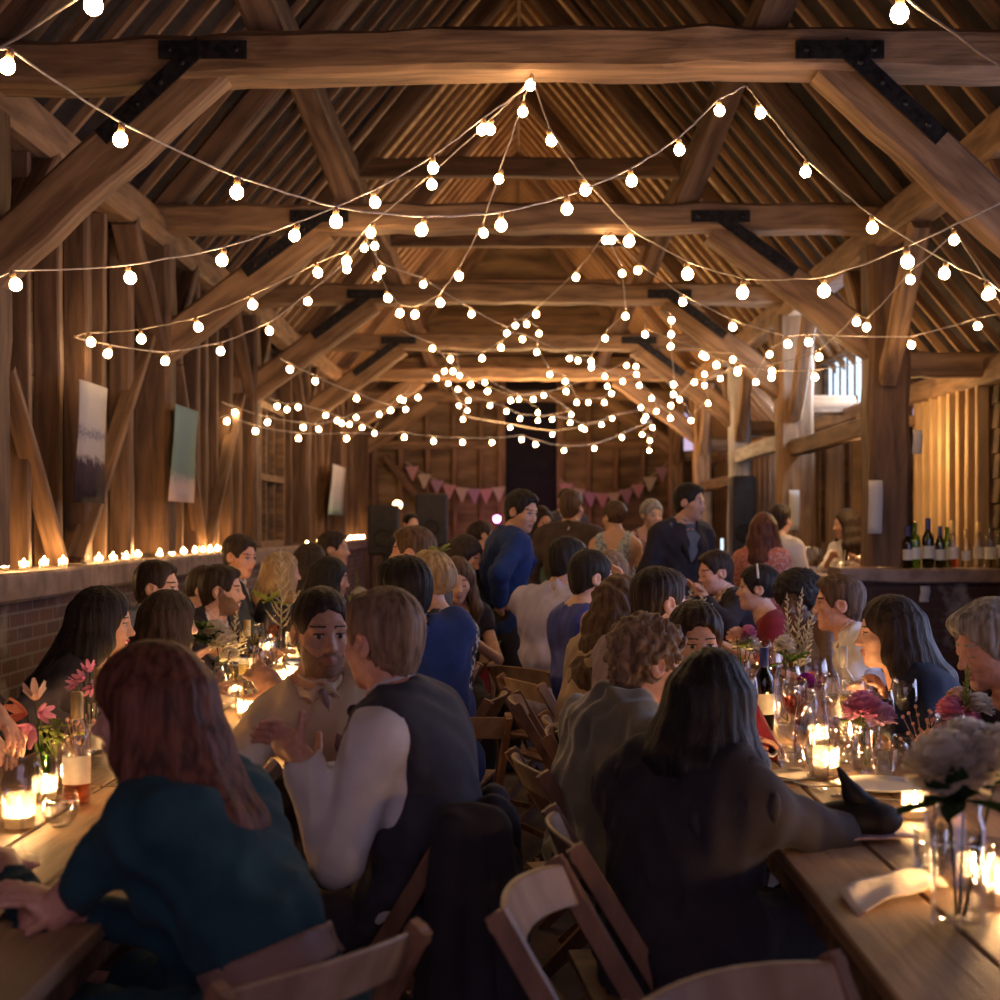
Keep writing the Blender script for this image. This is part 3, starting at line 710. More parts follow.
W_ROSE, W_RED, W_WHITE = wine_level(ROSE,.150), wine_level(REDW,.145), wine_level(thin_glass('white wine',(.95,.85,.5),.02),.150)
TUM = lm('glass', [(.001,0),(.030,0),(.032,.004),(.037,.095),(.0355,.095),(.031,.010),(.001,.009)], GLASS)
TUMW = lm('water', [(.001,.011),(.030,.011),(.0335,.06),(.001,.06)], WATER)
BALL = lm('glass', [(.001,0),(.022,.0),(.036,.014),(.047,.04),(.047,.06),(.040,.085),(.0385,.085),(.0455,.06),(.0455,.04),(.035,.016),(.001,.006)], GLASS)
JAR = lm('jar', [(.001,0),(.040,0),(.044,.006),(.045,.10),(.040,.122),(.041,.14),(.0395,.14),(.038,.122),(.043,.10),(.042,.01),(.001,.008)], GLASS)
TALL = lm('jar', [(.001,0),(.046,0),(.050,.008),(.050,.19),(.042,.215),(.043,.235),(.0415,.235),(.040,.215),(.048,.19),(.048,.012),(.001,.01)], GLASS)
JARW = lm('water', [(.001,.01),(.041,.01),(.042,.085),(.001,.085)], WATER)
TALLW = lm('water', [(.001,.012),(.047,.012),(.047,.15),(.001,.15)], WATER)
def bottle_parts(glass, wine=None, cap=GOLD, label=True, r=.037, h=.30, sq=False):
    s = h/.30; P_ = [('body', lm('body', [(.001,0),(r,0.002),(r,.17*s),(r*.9,.195*s),(.017,.222*s),(.0145,.24*s),(.0145,.298*s),(.001,.30*s)], glass))]
    if wine: P_.append(('wine', lm('wine', [(.001,.006),(r-.003,.006),(r-.003,.12*s),(.001,.12*s)], wine)))
    if cap: P_.append(('cap', lm('cap', [(.0165,.232*s),(.0165,.302*s),(.001,.303*s)], cap, 14)))
    if label:
        mb = MB(); vs = []
        for i in range(15):
            th = -math.pi/2+(i/14-.5)*3.6
            for z in (.06*s,.135*s): vs.append(((r+.0008)*math.cos(th), (r+.0008)*math.sin(th), z))
        mb.grid(vs, 15, 2); P_.append(('label', mb.mesh('label', LABELM, True)))
    return P_
B_ROSE = bottle_parts(GLASS, ROSE); B_DARK = bottle_parts(GLASSD, None, BLUEC); B_WHITE = bottle_parts(GLASS, WATER, GOLD, h=.31)
B_GREEN = bottle_parts(GLASSG, None, None, r=.034, h=.28); B_FLIP = bottle_parts(GLASS, WATER, mat('white stopper',(.6,.6,.6),(.7,.7,.7),.4), True, .042, .31)
B_SMALLG = bottle_parts(GLASSG, None, None, False, .027, .17)
def wineglass(px, py, label, fill=None, g='wine glasses on the tables'):
    parts = [('bowl',WG_BOWL),('stem',WG_STEM)]+([('wine',fill)] if fill else [])
    o = inst('wine_glass', label, 'wine glass', tp(px,py), parts, random.random()*6, g); o.scale = (1.12,1.12,1.17); return o
def put(kind, px, py, label, parts, cat, g=None, rz=0, z=.75): return inst(kind, label, cat, tp(px,py,z), parts, rz, g)
# ---- flowers
def pm(name, c, tr=.6): return soft(name, c, tr)
PET_W, PET_P, PET_PU, PET_O, PET_C = pm('white petal',(.80,.74,.66)), pm('pink petal',(.78,.32,.52)), pm('purple petal',(.32,.03,.30)), pm('coral petal',(.85,.33,.22)), pm('cream plume',(.72,.64,.45),.3)
PET_B = pm('blush petal',(.85,.60,.52)); PET_L = pm('lilac petal',(.66,.42,.66))
LEAF = pm('leaf green',(.10,.17,.05),.25); LEAFL = pm('light leaf',(.30,.36,.10),.35); STEMM = pm('stem green',(.11,.15,.05),.1); DKLEAF = pm('dark leaf',(.03,.055,.025),.1)
FR = random.Random(11)
def petal(mb, c, d, up, L, W, curl):
    d = d.normalized(); s = d.cross(up)
    s = s.normalized() if s.length > 1e-4 else d.orthogonal().normalized(); n = s.cross(d).normalized(); vs = []
    for i in range(5):
        t = i/4; w = W*math.sin(math.pi*min(1,.12+.80*t))**.7
        for j in (-1,0,1): vs.append(c+d*(L*t*(1-.25*curl*t))+n*(curl*L*.55*t*t+.12*L*abs(j)*t)+s*(w*j*.5))
    mb.grid(vs, 5, 3)
def bloom_peony(mb, c, r, n=70):
    for i in range(n):
        f = (i+.5)/n; zz = 1-1.55*f; rr = math.sqrt(max(0,1-zz*zz)); az = i*2.39996
        d = Vector((math.cos(az)*rr, math.sin(az)*rr, zz)); tn = Vector((-math.cos(az)*zz, -math.sin(az)*zz, rr))
        dd = (d*.62+tn*(.55-.2*f)+Vector((FR.uniform(-.2,.2),FR.uniform(-.2,.2),FR.uniform(-.1,.2)))).normalized()
        petal(mb, c+d*r*.42, dd, d, r*.62, r*.62, .35)
def bloom_lily(mb, c, r, axis):
    axis = axis.normalized(); a = axis.orthogonal().normalized(); b = axis.cross(a)
    for i in range(6):
        th = i*math.pi/3; d = axis*.75+(a*math.cos(th)+b*math.sin(th))*.7; petal(mb, c, d, -axis, r, r*.42, -.5)
def plume(mb, base, tip, w, n=26):
    base, tip = Vector(base), Vector(tip); ax = tip-base; L = ax.length; ax.normalize(); a = ax.orthogonal().normalized(); b = ax.cross(a)
    mb.tube([base, base.lerp(tip,.5)+a*.004, tip], [.0025,.002,.0008], 5)
    for i in range(n):
        t = .12+.86*i/n; th = i*2.4; d = (a*math.cos(th)+b*math.sin(th))*1.0+ax*.75; d.normalize(); l = w*(1.05-t)**.8*FR.uniform(.8,1.1)
        p = base.lerp(tip, t); q = p+d*l+ax*l*.25; mb.tube([p, p+d*l*.5, q], [.0032,.0042,.001], 5)
        for k in range(4):
            u = .3+.18*k; s = p.lerp(q, u); e = d.orthogonal().normalized(); e = (e*math.cos(k*2.1+i)+d.cross(e)*math.sin(k*2.1+i))
            mb.tube([s, s+(e+d*.6)*l*.22*(1.2-u)], [.0028,.001], 4)
def flowers(label, loc, vase, items, cat='flowers', kind='flower_arrangement', g='table flowers'):
    t = thing(kind, label, cat, loc, 0, g)
    for (n, me) in vase: link(n, me, t)
    for it in items:
        k, off, r, m = it[0], Vector(it[1]), it[2], it[3]; mb = MB()
        if k == 'peony': bloom_peony(mb, off, r); mb.build('bloom', m, t, True)
        elif k == 'lily': bloom_lily(mb, off, r, Vector(it[4])); mb.build('bloom', m, t, True)
        elif k == 'plume': plume(mb, it[4], off, r); mb.build('plume', m, t, True)
        elif k == 'leaf':
            for i in range(it[4] if len(it) > 4 else 6):
                az = FR.uniform(0,6.28); d = Vector((math.cos(az), math.sin(az), FR.uniform(-.2,.9))); petal(mb, off, d, Vector((0,0,1)), r*FR.uniform(.7,1.1), r*.38, -.25)
            mb.build('foliage', m, t, True)
        elif k == 'tiny':
            for i in range(it[4]):
                p = off+Vector((FR.gauss(0,r*.5), FR.gauss(0,r*.5), FR.gauss(0,r*.45))); mb.ell(p, (.006,.006,.006), su=6, sv=4); mb.tube([p, off+Vector((0,0,-r*1.3))], .0008, 3)
            mb.build('sprig', m, t, True)
        if k in ('peony','lily'):
            mb = MB(); b = Vector((off.x*.15, off.y*.15, .02)); mb.tube([b, b.lerp(off,.5)+Vector((0,0,.01)), off], .0028, 5); mb.build('stem', STEMM, t, True)
    return t
J = [('jar',JAR),('water',JARW)]; T_ = [('jar',TALL),('water',TALLW)]; SB = B_SMALLG
# ================================================================== right hand row
jug = MB(); jug.lathe([(.001,0),(.052,0),(.056,.006),(.060,.06),(.056,.13),(.044,.19),(.043,.225),(.05,.25),(.0485,.25),(.0415,.225),(.0425,.19),(.054,.13),(.058,.06),(.05,.01),(.001,.009)], 24); jugm = jug.mesh('body', GLASS, True)
jh = MB(); jh.tube([(-.044,0,.215),(-.075,0,.235),(-.105,0,.20),(-.108,0,.14),(-.085,0,.085),(-.058,0,.07)], [.009,.0095,.0095,.009,.009,.009], 10); jhm = jh.mesh('handle', GLASS, True)
jw = lm('water', [(.001,.011),(.05,.011),(.0575,.06),(.055,.10),(.001,.10)], WATER)
put('water_jug', 812, 762, 'big clear glass jug with looped handle on the nearest right table', [('body',jugm),('handle',jhm),('water',jw)], 'jug', rz=.1)
put('drinking_glass', 793, 773, 'clear round tumbler of water in front of the glass jug', [('glass',BALL),('water',TUMW)], 'glass', 'drinking glasses on the tables')
candle(tp(826,776), 'bright votive candle in a cup just right of the jug', 'votive candles on the tables', VM_L)
candle(tp(915,818), 'votive candle standing beside the black clutch on the right table', 'votive candles on the tables', VM_M)
candle(tp(1003,905), 'votive candle at the right frame edge near the tall jar', 'votive candles on the tables', VM_L)
candle(tp(818,745), 'votive candle glowing through the glassware behind the jug', 'votive candles on the tables', VM_M)
put('wine_bottle', 764, 730, 'dark wine bottle with blue neck foil and white label', B_DARK, 'bottle', 'wine bottles on the tables')
put('wine_bottle', 843, 733, 'clear swing top bottle with frosted label beside the white shirt man', B_FLIP, 'bottle', 'wine bottles on the tables')
wineglass(816, 717, 'wine glass half full of rosé before the white shirt man', W_ROSE)
wineglass(757, 726, 'tall empty wine glass by the blue foil bottle'); wineglass(745, 742, 'wine glass with a last drop beside the woman in black', W_ROSE)
wineglass(771, 706, 'glass of red wine behind the blue foil bottle', W_RED)
wineglass(880, 765, 'wine glass standing empty right of the pink peony')
for (px, py, lb, m) in ((845,766,'tumbler between the votive and the pink peony',TUM),(838,748,'tumbler behind the bright votive beside the jug',TUM),(855,752,'tumbler under the swing top bottle label',TUM),(893,770,'low round glass behind the baby breath sprigs',BALL),(906,762,'low round glass beyond the baby breath sprigs',BALL),(978,915,'water tumbler against the tall flower jar',TUM),(930,872,'slim glass on the left of the tall flower jar',TUM),(990,880,'round glass behind the tall flower jar',BALL),(800,728,'tumbler behind the jug rim',TUM)):
    put('drinking_glass', px, py, lb, [('glass',m)]+([('water',TUMW)] if m is TUM else []), 'glass', 'drinking glasses on the tables')
flowers('white rose and cream plumes in a jar beside the blue foil bottle', tp(788,726), T_, [('peony',(-.02,-.04,.30),.045,PET_W),('plume',(.055,0,.52),.05,PET_C,(.02,0,.22)),('plume',(.0,.02,.50),.045,PET_C,(.0,0,.22)),('plume',(.10,.0,.44),.05,PET_C,(.03,0,.22)),('plume',(.085,-.03,.36),.05,PET_C,(.03,0,.2)),('leaf',(.01,-.01,.24),.09,LEAF,9)])
flowers('purple bloom in a small jar between jug and rosé glass', tp(806,728), J, [('peony',(0,0,.165),.04,PET_PU),('peony',(.05,.0,.15),.025,PET_PU),('leaf',(0,0,.13),.05,LEAF,4)])
flowers('pink peony in a glass jar on the nearest right table', tp(866,772), J, [('peony',(-.01,0,.185),.065,PET_P),('peony',(.045,-.01,.165),.05,PET_L),('leaf',(-.03,0,.15),.05,LEAFL,5)])
flowers('baby breath sprigs in a little pot before the navy jacket woman', tp(931,772), [('jar',TUM)], [('tiny',(-.02,0,.14),.08,PET_B,26),('tiny',(.04,0,.16),.06,PET_B,14)])
flowers('pink and white posy with a green spike before the grey haired man', tp(962,775), J, [('peony',(-.035,-.01,.19),.05,PET_P),('peony',(.0,.02,.215),.05,PET_B),('peony',(.05,0,.20),.05,PET_W),('plume',(.012,-.02,.34),.028,LEAFL,(.0,-.02,.17)),('peony',(.02,-.03,.17),.03,PET_P)])
flowers('cream hydrangea heads in a tall jar at the right frame edge', tp(958,926), T_, [('peony',(-.02,0,.285),.085,PET_W),('peony',(.075,0,.295),.085,PET_W),('peony',(.03,.05,.31),.075,PET_W),('leaf',(.0,-.0,.235),.12,DKLEAF,12)])
flowers('cream plume in a jar before the curly haired man', tp(703,668), J, [('plume',(.0,0,.44),.06,PET_C,(0,0,.12)),('plume',(-.05,0,.36),.05,PET_C,(0,0,.12)),('plume',(.05,0,.34),.05,PET_C,(0,0,.12))])
flowers('pink and cream mixed posy by the woman in red', tp(741,690), J, [('peony',(-.02,0,.24),.05,PET_B),('peony',(.03,-.02,.26),.04,PET_P),('peony',(.0,.03,.21),.045,PET_W),('peony',(.05,0,.20),.045,PET_W),('leaf',(0,0,.19),.08,LEAFL,7)])
flowers('tall golden plumes in a jar at the far end of the right row', tp(680,655), J, [('plume',(.0,0,.48),.07,PET_C,(0,0,.1)),('plume',(.07,0,.40),.06,PET_C,(0,0,.1)),('leaf',(0,0,.2),.08,LEAFL,5)])
flowers('small golden plume in a jar behind the navy dress woman', tp(634,650), J, [('plume',(.0,0,.52),.06,PET_C,(0,0,.1)),('plume',(-.05,0,.40),.05,PET_C,(0,0,.1))])
candle(tp(735,690), 'votive candle by the mixed posy in the right row', 'votive candles on the tables', VM_M)
candle(tp(772,718), 'votive candle between wine bottle and posy in the right row', 'votive candles on the tables', VM_M)
wineglass(763, 692, 'pinkish wine glass above the blue foil bottle', W_ROSE)
# napkins, menus, clutch, plates
def cloth(label, pts, name='napkin', m=LINEN, cat='napkin', th=.004, amp=.008):
    """quad of four table points, rippled"""
    a, b, c, d = [Vector(p) for p in pts]; o0 = a; mb = MB(); vs = []; n = 12
    for i in range(n):
        for j in range(n):
            u, v = i/(n-1), j/(n-1); p = a.lerp(b,u).lerp(d.lerp(c,u), v); p = p-o0; p.z += .004+amp*(1+math.sin(u*5+v*7)*math.sin(v*4+1))*.6+amp*.8*max(0,math.sin(3.1*v))
            vs.append(p)
    mb.grid(vs, n, n); o = mb.build(name, m, None, True); o.location = o0; so = o.modifiers.new('thick','SOLIDIFY'); so.thickness = th; so.offset = 1
    return tag(o, label, cat, 'napkins and menus on the tables')
cloth('folded cream napkin lying on the nearest right table', [tp(836,898),tp(858,917),tp(948,893),tp(925,872)], amp=.012)
MAUVE = mat('mauve linen', (.30,.19,.23), (.40,.27,.31), .9, (40,40,40), 3)
cloth('mauve napkin under the black clutch', [tp(818,842),tp(826,848),tp(918,842),tp(880,826)], m=MAUVE)
cloth('white menu card under the round tumbler', [tp(768,772),tp(780,783),tp(815,780),tp(800,768)], 'menu_card', PAPER, 'card', .001, .001)
cloth('crumpled white napkin beside the sleeve of the woman in black', [tp(752,765),tp(760,778),tp(782,766),tp(766,752)], m=WHITEC, amp=.03)
cloth('menu card lying by the pink peony jar', [tp(850,782),tp(858,792),tp(890,790),tp(878,780)], 'menu_card', PAPER, 'card', .001, .001)
SAT = mat('black satin', (.008,.006,.008), (.014,.011,.014), .6, (20,20,20), 3, .1, spec=.2)
def clutch():
    c = tp(853,836); t = thing('clutch_bag', 'black clutch bag with upturned flap on mauve napkin', 'bag', c)
    sd = SD(); sd.ell((0,0,.045), (.115,.05,.042), k=.02); sd.ell((.035,0,.035), (.075,.055,.035), k=.03)
    v, q = sd_mesh(sd, .006); link('body', np_mesh('body', v, q, [SAT]), t)
    sd = SD(); sd.cap((-.035,.0,.165), (.0,0,.10), .006, .022, k=.02); sd.cap((.0,0,.10), (.07,0,.045), .022, .03, k=.02)
    v, q = sd_mesh(sd, .006); link('flap', np_mesh('flap', v, q, [SAT]), t)
clutch()
PLATE = lm('plate', [(.001,.004),(.07,.004),(.085,.008),(.125,.018),(.126,.021),(.085,.012),(.001,.008)], WHITEC, 28)
for (px, py, lb) in ((880,790,'white plate on the nearest right table by the votive'),(905,727,'white plate before the navy jacket woman'),(738,712,'white plate before the woman hiding behind black hair')):
    o = link('plate', PLATE); o.location = tp(px,py); tag(o, lb, 'plate', 'white plates on the tables')
KN = MB(); KN.bar((0,-.11,.004), (0,.02,.004), .012, .003); KN.bar((0,.02,.005), (0,.11,.005), .012, .008); KNM = KN.mesh('table_knife', mat('steel cutlery',(.5,.5,.5),(.6,.6,.6),.25,metal=1))
for (px, py, r, lb) in ((800,785,.5,'table knife by the menu card under the tumbler'),(872,800,1.2,'table knife lying in front of the white plate')):
    o = link('table_knife', KNM); o.location = tp(px,py); o.rotation_euler = (0,0,r); tag(o, lb, 'knife', 'table knives')
# ================================================================== left hand row
wineglass(22, 856, 'near wine glass holding a little wine at the left edge')
candle(tp(19,828), 'bright votive candle behind the near wine glass at left edge', 'votive candles on the tables', VM_L)
candle(tp(45,800), 'small votive candle half hidden by the near tumbler', 'votive candles on the tables', VM_M)
put('drinking_glass', 60, 826, 'round tumbler with a lime leaf in front of the rosé bottle', [('glass',BALL),('water',TUMW)], 'glass', 'drinking glasses on the tables')
put('wine_bottle', 77, 805, 'rosé bottle with gold foil and white label at the near left', B_ROSE, 'bottle', 'wine bottles on the tables', -.3)
put('wine_bottle', 99, 768, 'gold foil bottle behind the rosé bottle near left', B_WHITE, 'bottle', 'wine bottles on the tables')
flowers('coral and pink lilies in a green bottle at the left edge', tp(46,790), SB, [('lily',(-.055,0,.215),.06,PET_O,(-.6,-.6,.2)),('lily',(-.035,-.02,.185),.065,PET_P,(-.1,-.8,-.4)),('lily',(-.03,0,.255),.055,PET_B,(.1,-.5,.8)),('lily',(-.01,-.02,.22),.045,PET_P,(.6,-.6,.1)),('leaf',(.03,0,.18),.05,LEAFL,7)])
flowers('succulent sprig in a jar behind the near tumbler', tp(66,792), J, [('leaf',(0,0,.15),.05,LEAFL,14),('tiny',(.03,0,.17),.06,PET_B,12),('tiny',(-.03,0,.16),.05,LEAFL,12)])
flowers('pink orchid spray in a jar before the dark haired woman in profile', tp(93,757), J, [('lily',(-.03,0,.25),.038,PET_P,(-.3,-.8,.4)),('lily',(.02,-.01,.24),.038,PET_L,(.2,-.8,.1)),('lily',(-.01,0,.275),.038,PET_P,(0,-.6,.8)),('lily',(-.05,0,.235),.035,PET_P,(-.6,-.6,.1)),('lily',(.045,0,.24),.035,PET_L,(.6,-.6,.3)),('lily',(.0,-.02,.225),.035,PET_P,(0,-.9,-.2))])
cloth('white menu card propped between bottles at the near left', [Vector(tp(86,752))+Vector((0,0,.0)),Vector(tp(86,752))+Vector((.0,.02,.15)),Vector(tp(104,752))+Vector((0,.02,.15)),tp(104,752)], 'menu_card', PAPER, 'card', .001, .003)
flowers('white peonies with cream plume and dark leaves in a jar on the left row', tp(224,692), J, [('peony',(.0,-.02,.22),.07,PET_W),('peony',(-.04,.0,.27),.06,PET_W),('peony',(.03,-.02,.16),.05,PET_W),('plume',(.06,0,.37),.06,PET_C,(.02,0,.12)),('plume',(.12,0,.30),.06,PET_C,(.02,0,.14)),('leaf',(-.08,0,.22),.11,DKLEAF,12),('leaf',(-.1,0,.28),.09,LEAF,10)])
flowers('tall pale fern plume standing before the bearded man', tp(281,662), J, [('plume',(.0,0,.62),.11,PET_C,(0,0,.12),),('leaf',(-.07,0,.33),.12,LEAFL,8)])
flowers('white roses in a jar beyond the glasses on the left row', tp(309,652), T_, [('peony',(-.02,0,.30),.075,PET_W),('peony',(.04,.02,.33),.07,PET_W),('peony',(.05,-.02,.25),.07,PET_W)])
flowers('yellow green posy far along the left row', tp(360,630), J, [('peony',(0,0,.24),.07,PET_W),('plume',(-.03,0,.44),.06,LEAFL,(0,0,.12)),('leaf',(-.08,0,.2),.11,LEAFL,8)])
put('wine_bottle', 247, 688, 'white labelled gold capped bottle beside the white peonies', B_WHITE, 'bottle', 'wine bottles on the tables', .2)
put('wine_bottle', 304, 668, 'white labelled bottle by the shirt man on the left row', B_FLIP, 'bottle', 'wine bottles on the tables')
put('wine_bottle', 292, 655, 'dark slim bottle behind the glasses on the left row', B_DARK, 'bottle', 'wine bottles on the tables')
GLS = [(268,688,'wine glass left of the stacked bowls',None),(272,655,'amber wine glass before the bearded man',W_ROSE),(298,660,'wine glass of red beside the shirt man',W_RED),(287,672,'wine glass behind the stacked bowls',None),(256,668,'wine glass beside the white labelled bottle',W_WHITE),(285,648,'wine glass below the pale fern plume',None),(311,664,'wine glass close to the shirt man cheek',W_ROSE),(238,708,'wine glass beneath the white peonies',W_WHITE),(164,678,'wine glass above the head of the woman in teal',W_ROSE),(263,700,'wine glass near the bare forearm',None)]
for (px, py, lb, f) in GLS: wineglass(px, py, lb, f)
for (px, py, lb, m) in ((228,706,'round tumbler under the white peonies',BALL),(243,714,'lit tumbler before the white labelled bottle',TUM),(252,704,'tumbler beside the lit tumbler on the left row',TUM),(278,700,'tumbler by the raised fist',TUM),(270,668,'tumbler among the candles on the left row',TUM),(296,650,'tumbler far among the candles on the left row',TUM),(258,716,'low glass beside the bare forearm',BALL),(246,668,'tumbler behind the white labelled bottle',TUM)):
    put('drinking_glass', px, py, lb, [('glass',m)]+([('water',TUMW)] if m is TUM else []), 'glass', 'drinking glasses on the tables')
for (px, py, lb) in ((246,718,'candle nearest the bare forearm on the left row'),(262,692,'candle beside the white labelled bottle'),(284,684,'candle left of the stacked bowls'),(276,668,'candle under the amber wine glass'),(290,660,'candle behind the stacked bowls'),(268,655,'candle before the bearded man in black'),(300,648,'candle by the white roses'),(235,696,'candle beside the white peonies jar'),(318,640,'candle far along the left row past the white roses'),(345,632,'candle beside the yellow green posy'),(120,748,'candle hidden beyond the woman in teal'),(205,716,'candle below the dark leaves on the left row'),(283,640,'candle farthest among the left row glasses')):
    candle(tp(px,py), lb, 'votive candles on the tables', VM_M)
BOWLP = lambda m: lm('bowl', [(.001,0),(.032,0),(.05,.012),(.062,.038),(.060,.038),(.048,.014),(.001,.006)], m, 24)
for i, (m, lb) in enumerate(((WHITEC,'lowest white bowl of the stack by the shirt man'),(WHITEC,'middle white bowl of the stack by the shirt man'),(BLUEB,'top blue bowl of the stack by the shirt man'))):
    o = link('bowl', BOWLP(m)); o.location = Vector(tp(298,682))+Vector((0,0,.022+.024*i)); tag(o, lb, 'bowl', 'stacked bowls')
o = link('plate', PLATE); o.location = tp(298,682); tag(o, 'white plate under the stacked bowls', 'plate', 'white plates on the tables')
o = link('plate', PLATE); o.location = tp(262,710); tag(o, 'white plate beside the bare forearm', 'plate', 'white plates on the tables')

for (px, py, lb, f) in ((838,772,'wine glass in front of the pink peony jar, left side',None),(853,748,'wine glass behind the pink peony jar',W_WHITE),(827,738,'wine glass half hidden by the jug rim',None),(905,748,'wine glass before the clasped hands',None),(795,748,'wine glass between jug and red wine',W_ROSE),(876,735,'wine glass at the elbow of the navy blazer',W_RED),(950,800,'wine glass under the pink and white posy',W_WHITE)): wineglass(px, py, lb, f)
for (px, py, lb) in ((884,782,'tumbler at the rim of the white plate by the votive'),(818,780,'tumbler leaning near the bright votive and the round tumbler'),(868,742,'tumbler deep among the glasses before the swing top bottle'),(938,828,'tumbler left of the hydrangea jar behind the slim glass')):
    put('drinking_glass', px, py, lb, [('glass',TUM),('water',TUMW)], 'glass', 'drinking glasses on the tables')
candle(tp(974,886), 'added votive candle hidden behind the hydrangea jar', 'votive candles on the tables', VM_M)  # added out of sight to light the hydrangea from below
candle(tp(850,742), 'votive candle deep among the glasses right of the jug', 'votive candles on the tables', VM_M)

candle(tp(232,772), 'added candle on the left row before the thumb of the waistcoat man', 'votive candles on the tables', VM_M)  # three candles added behind the woman in teal to warm the shirts
candle(tp(196,790), 'added candle on the left row hidden by the auburn hair', 'votive candles on the tables', VM_M)
candle(tp(255,742), 'added candle on the left row at the shirt man elbow', 'votive candles on the tables', VM_M)
# ------------------------------------------------------------------ people
def sknm(n, c1, c2): return mat('skin '+n, c1, c2, .48, (60,60,60), 3, .06, spec=.45)
SKIN = {'fair': sknm('fair', (.56,.32,.235), (.64,.385,.29)), 'tan': sknm('tan', (.44,.235,.16), (.52,.29,.205)), 'dark': sknm('dark', (.085,.045,.03), (.125,.066,.045)), 'red': sknm('ruddy', (.56,.28,.20), (.65,.35,.26))}
LIPM = {k: mat('lips '+k, tuple(c*.85 for c in v), v, .4) for k, v in {'fair': (.46,.21,.17), 'tan': (.34,.155,.12), 'dark': (.13,.05,.045), 'red': (.47,.18,.15)}.items()}
LIPR = mat('red lipstick', (.42,.03,.04), (.5,.05,.06), .35)
EYEW = mat('eye white', (.40,.36,.34), (.48,.44,.41), .25); IRIS = mat('iris', (.02,.012,.008), (.045,.025,.015), .15)
STUB = mat('stubble', (.17,.098,.068), (.25,.145,.10), .7, (160,160,160), 2)
TEETH = mat('teeth', (.72,.68,.60), (.78,.74,.68), .3)
def hairm(n, c1, c2): return mat('hair '+n, c1, c2, .55, (55,55,5), 4, .5, (160,160,8), spec=.22)
HAIR = {'black': hairm('black', (.008,.006,.007), (.019,.014,.015)), 'dark': hairm('dark brown', (.018,.011,.009), (.045,.027,.021)), 'brown': hairm('brown', (.05,.027,.016), (.13,.075,.045)),
        'auburn': hairm('auburn', (.055,.018,.012), (.17,.06,.035)), 'lightbrown': hairm('light brown', (.11,.066,.042), (.29,.19,.13)), 'blonde': hairm('blonde', (.25,.16,.085), (.46,.33,.19)), 'grey': hairm('grey', (.16,.14,.13), (.42,.39,.37)), 'ginger': hairm('ginger', (.22,.085,.035), (.36,.16,.07))}
def clothm(n, c1, c2=None, rough=.85, sheen=.04, sc_=(9,9,9)): return mat(n, c1, c2 or tuple(min(1,c*1.25) for c in c1), rough, sc_, 3, .18, (240,240,240), sheen=sheen, spec=.25)
CM = {
 'black': clothm('black cloth', (.021,.016,.022), (.030,.024,.032)), 'charcoal': clothm('charcoal cloth', (.042,.034,.046), (.06,.05,.066)), 'navy': clothm('navy cloth', (.012,.018,.042), (.02,.03,.062)),
 'royal': clothm('royal blue suit', (.010,.026,.115), (.016,.042,.165)), 'cobalt': clothm('cobalt satin', (.02,.03,.20), (.04,.06,.34), .45), 'teal': clothm('teal dress', (.010,.036,.049), (.017,.058,.074)),
 'white': clothm('white shirt', (.60,.55,.55), (.72,.67,.68)), 'cream': clothm('cream shirt', (.55,.43,.32), (.66,.53,.40)), 'lavender': clothm('lavender shirt', (.37,.34,.52), (.47,.44,.64)), 'mauve': clothm('grey mauve shirt', (.22,.165,.20), (.29,.225,.27)),
 'olive': clothm('olive fleece', (.13,.115,.085), (.19,.17,.13), .95, .5), 'beige': clothm('beige blouse', (.34,.24,.16), (.44,.32,.22)), 'grey': clothm('grey blue suit', (.09,.095,.12), (.13,.135,.165)), 'brown': clothm('brown suit', (.055,.038,.034), (.085,.06,.052)),
 'wine': clothm('dark red dress', (.16,.012,.022), (.24,.02,.035)), 'coral': two_tone('coral print', (.52,.15,.11), (.62,.34,.28), 60, .55), 'mint': clothm('mint dress', (.32,.50,.42), (.42,.60,.52)), 'waist': clothm('charcoal waistcoat', (.033,.030,.042), (.05,.046,.062)),
 'floral': two_tone('black and white floral', (.025,.022,.03), (.50,.46,.44), 42, .53, voronoi=False), 'paleprint': two_tone('pale blue print', (.42,.46,.54), (.16,.19,.28), 55, .56), 'rust': clothm('rust tie', (.22,.08,.035), (.30,.12,.05), .5), 'stripe': clothm('mauve tie', (.16,.09,.10), (.26,.17,.17), .5),
 'orchid': two_tone('muted flower print', (.30,.16,.17), (.07,.05,.07), 50, .5), 'lilacg': clothm('lilac grey', (.20,.18,.22)), 'taupe': clothm('taupe belt', (.19,.105,.085), (.25,.145,.12), .45), 'gold': clothm('mustard', (.45,.27,.06))}
SHOE = mat('black shoe leather', (.012,.01,.01), (.025,.02,.02), .35)
LINENB = soft('white carnation', (.8,.78,.72), .3)
def hd(yaw): a = math.radians(yaw); return Vector((math.sin(a), math.cos(a), 0))
def ik(S, W, l1, l2, pole):
    d = W-S; L = d.length
    if L > (l1+l2)*.995: W = S+d*((l1+l2)*.995/L); d = W-S; L = d.length
    L = max(L, abs(l1-l2)+.02); a = (l1*l1-l2*l2+L*L)/(2*L); h = math.sqrt(max(1e-6, l1*l1-a*a)); n = d.normalized()
    p = pole-n*pole.dot(n); p = p.normalized() if p.length > 1e-5 else n.orthogonal().normalized()
    return S+n*a+p*h, W
NPER = [0]
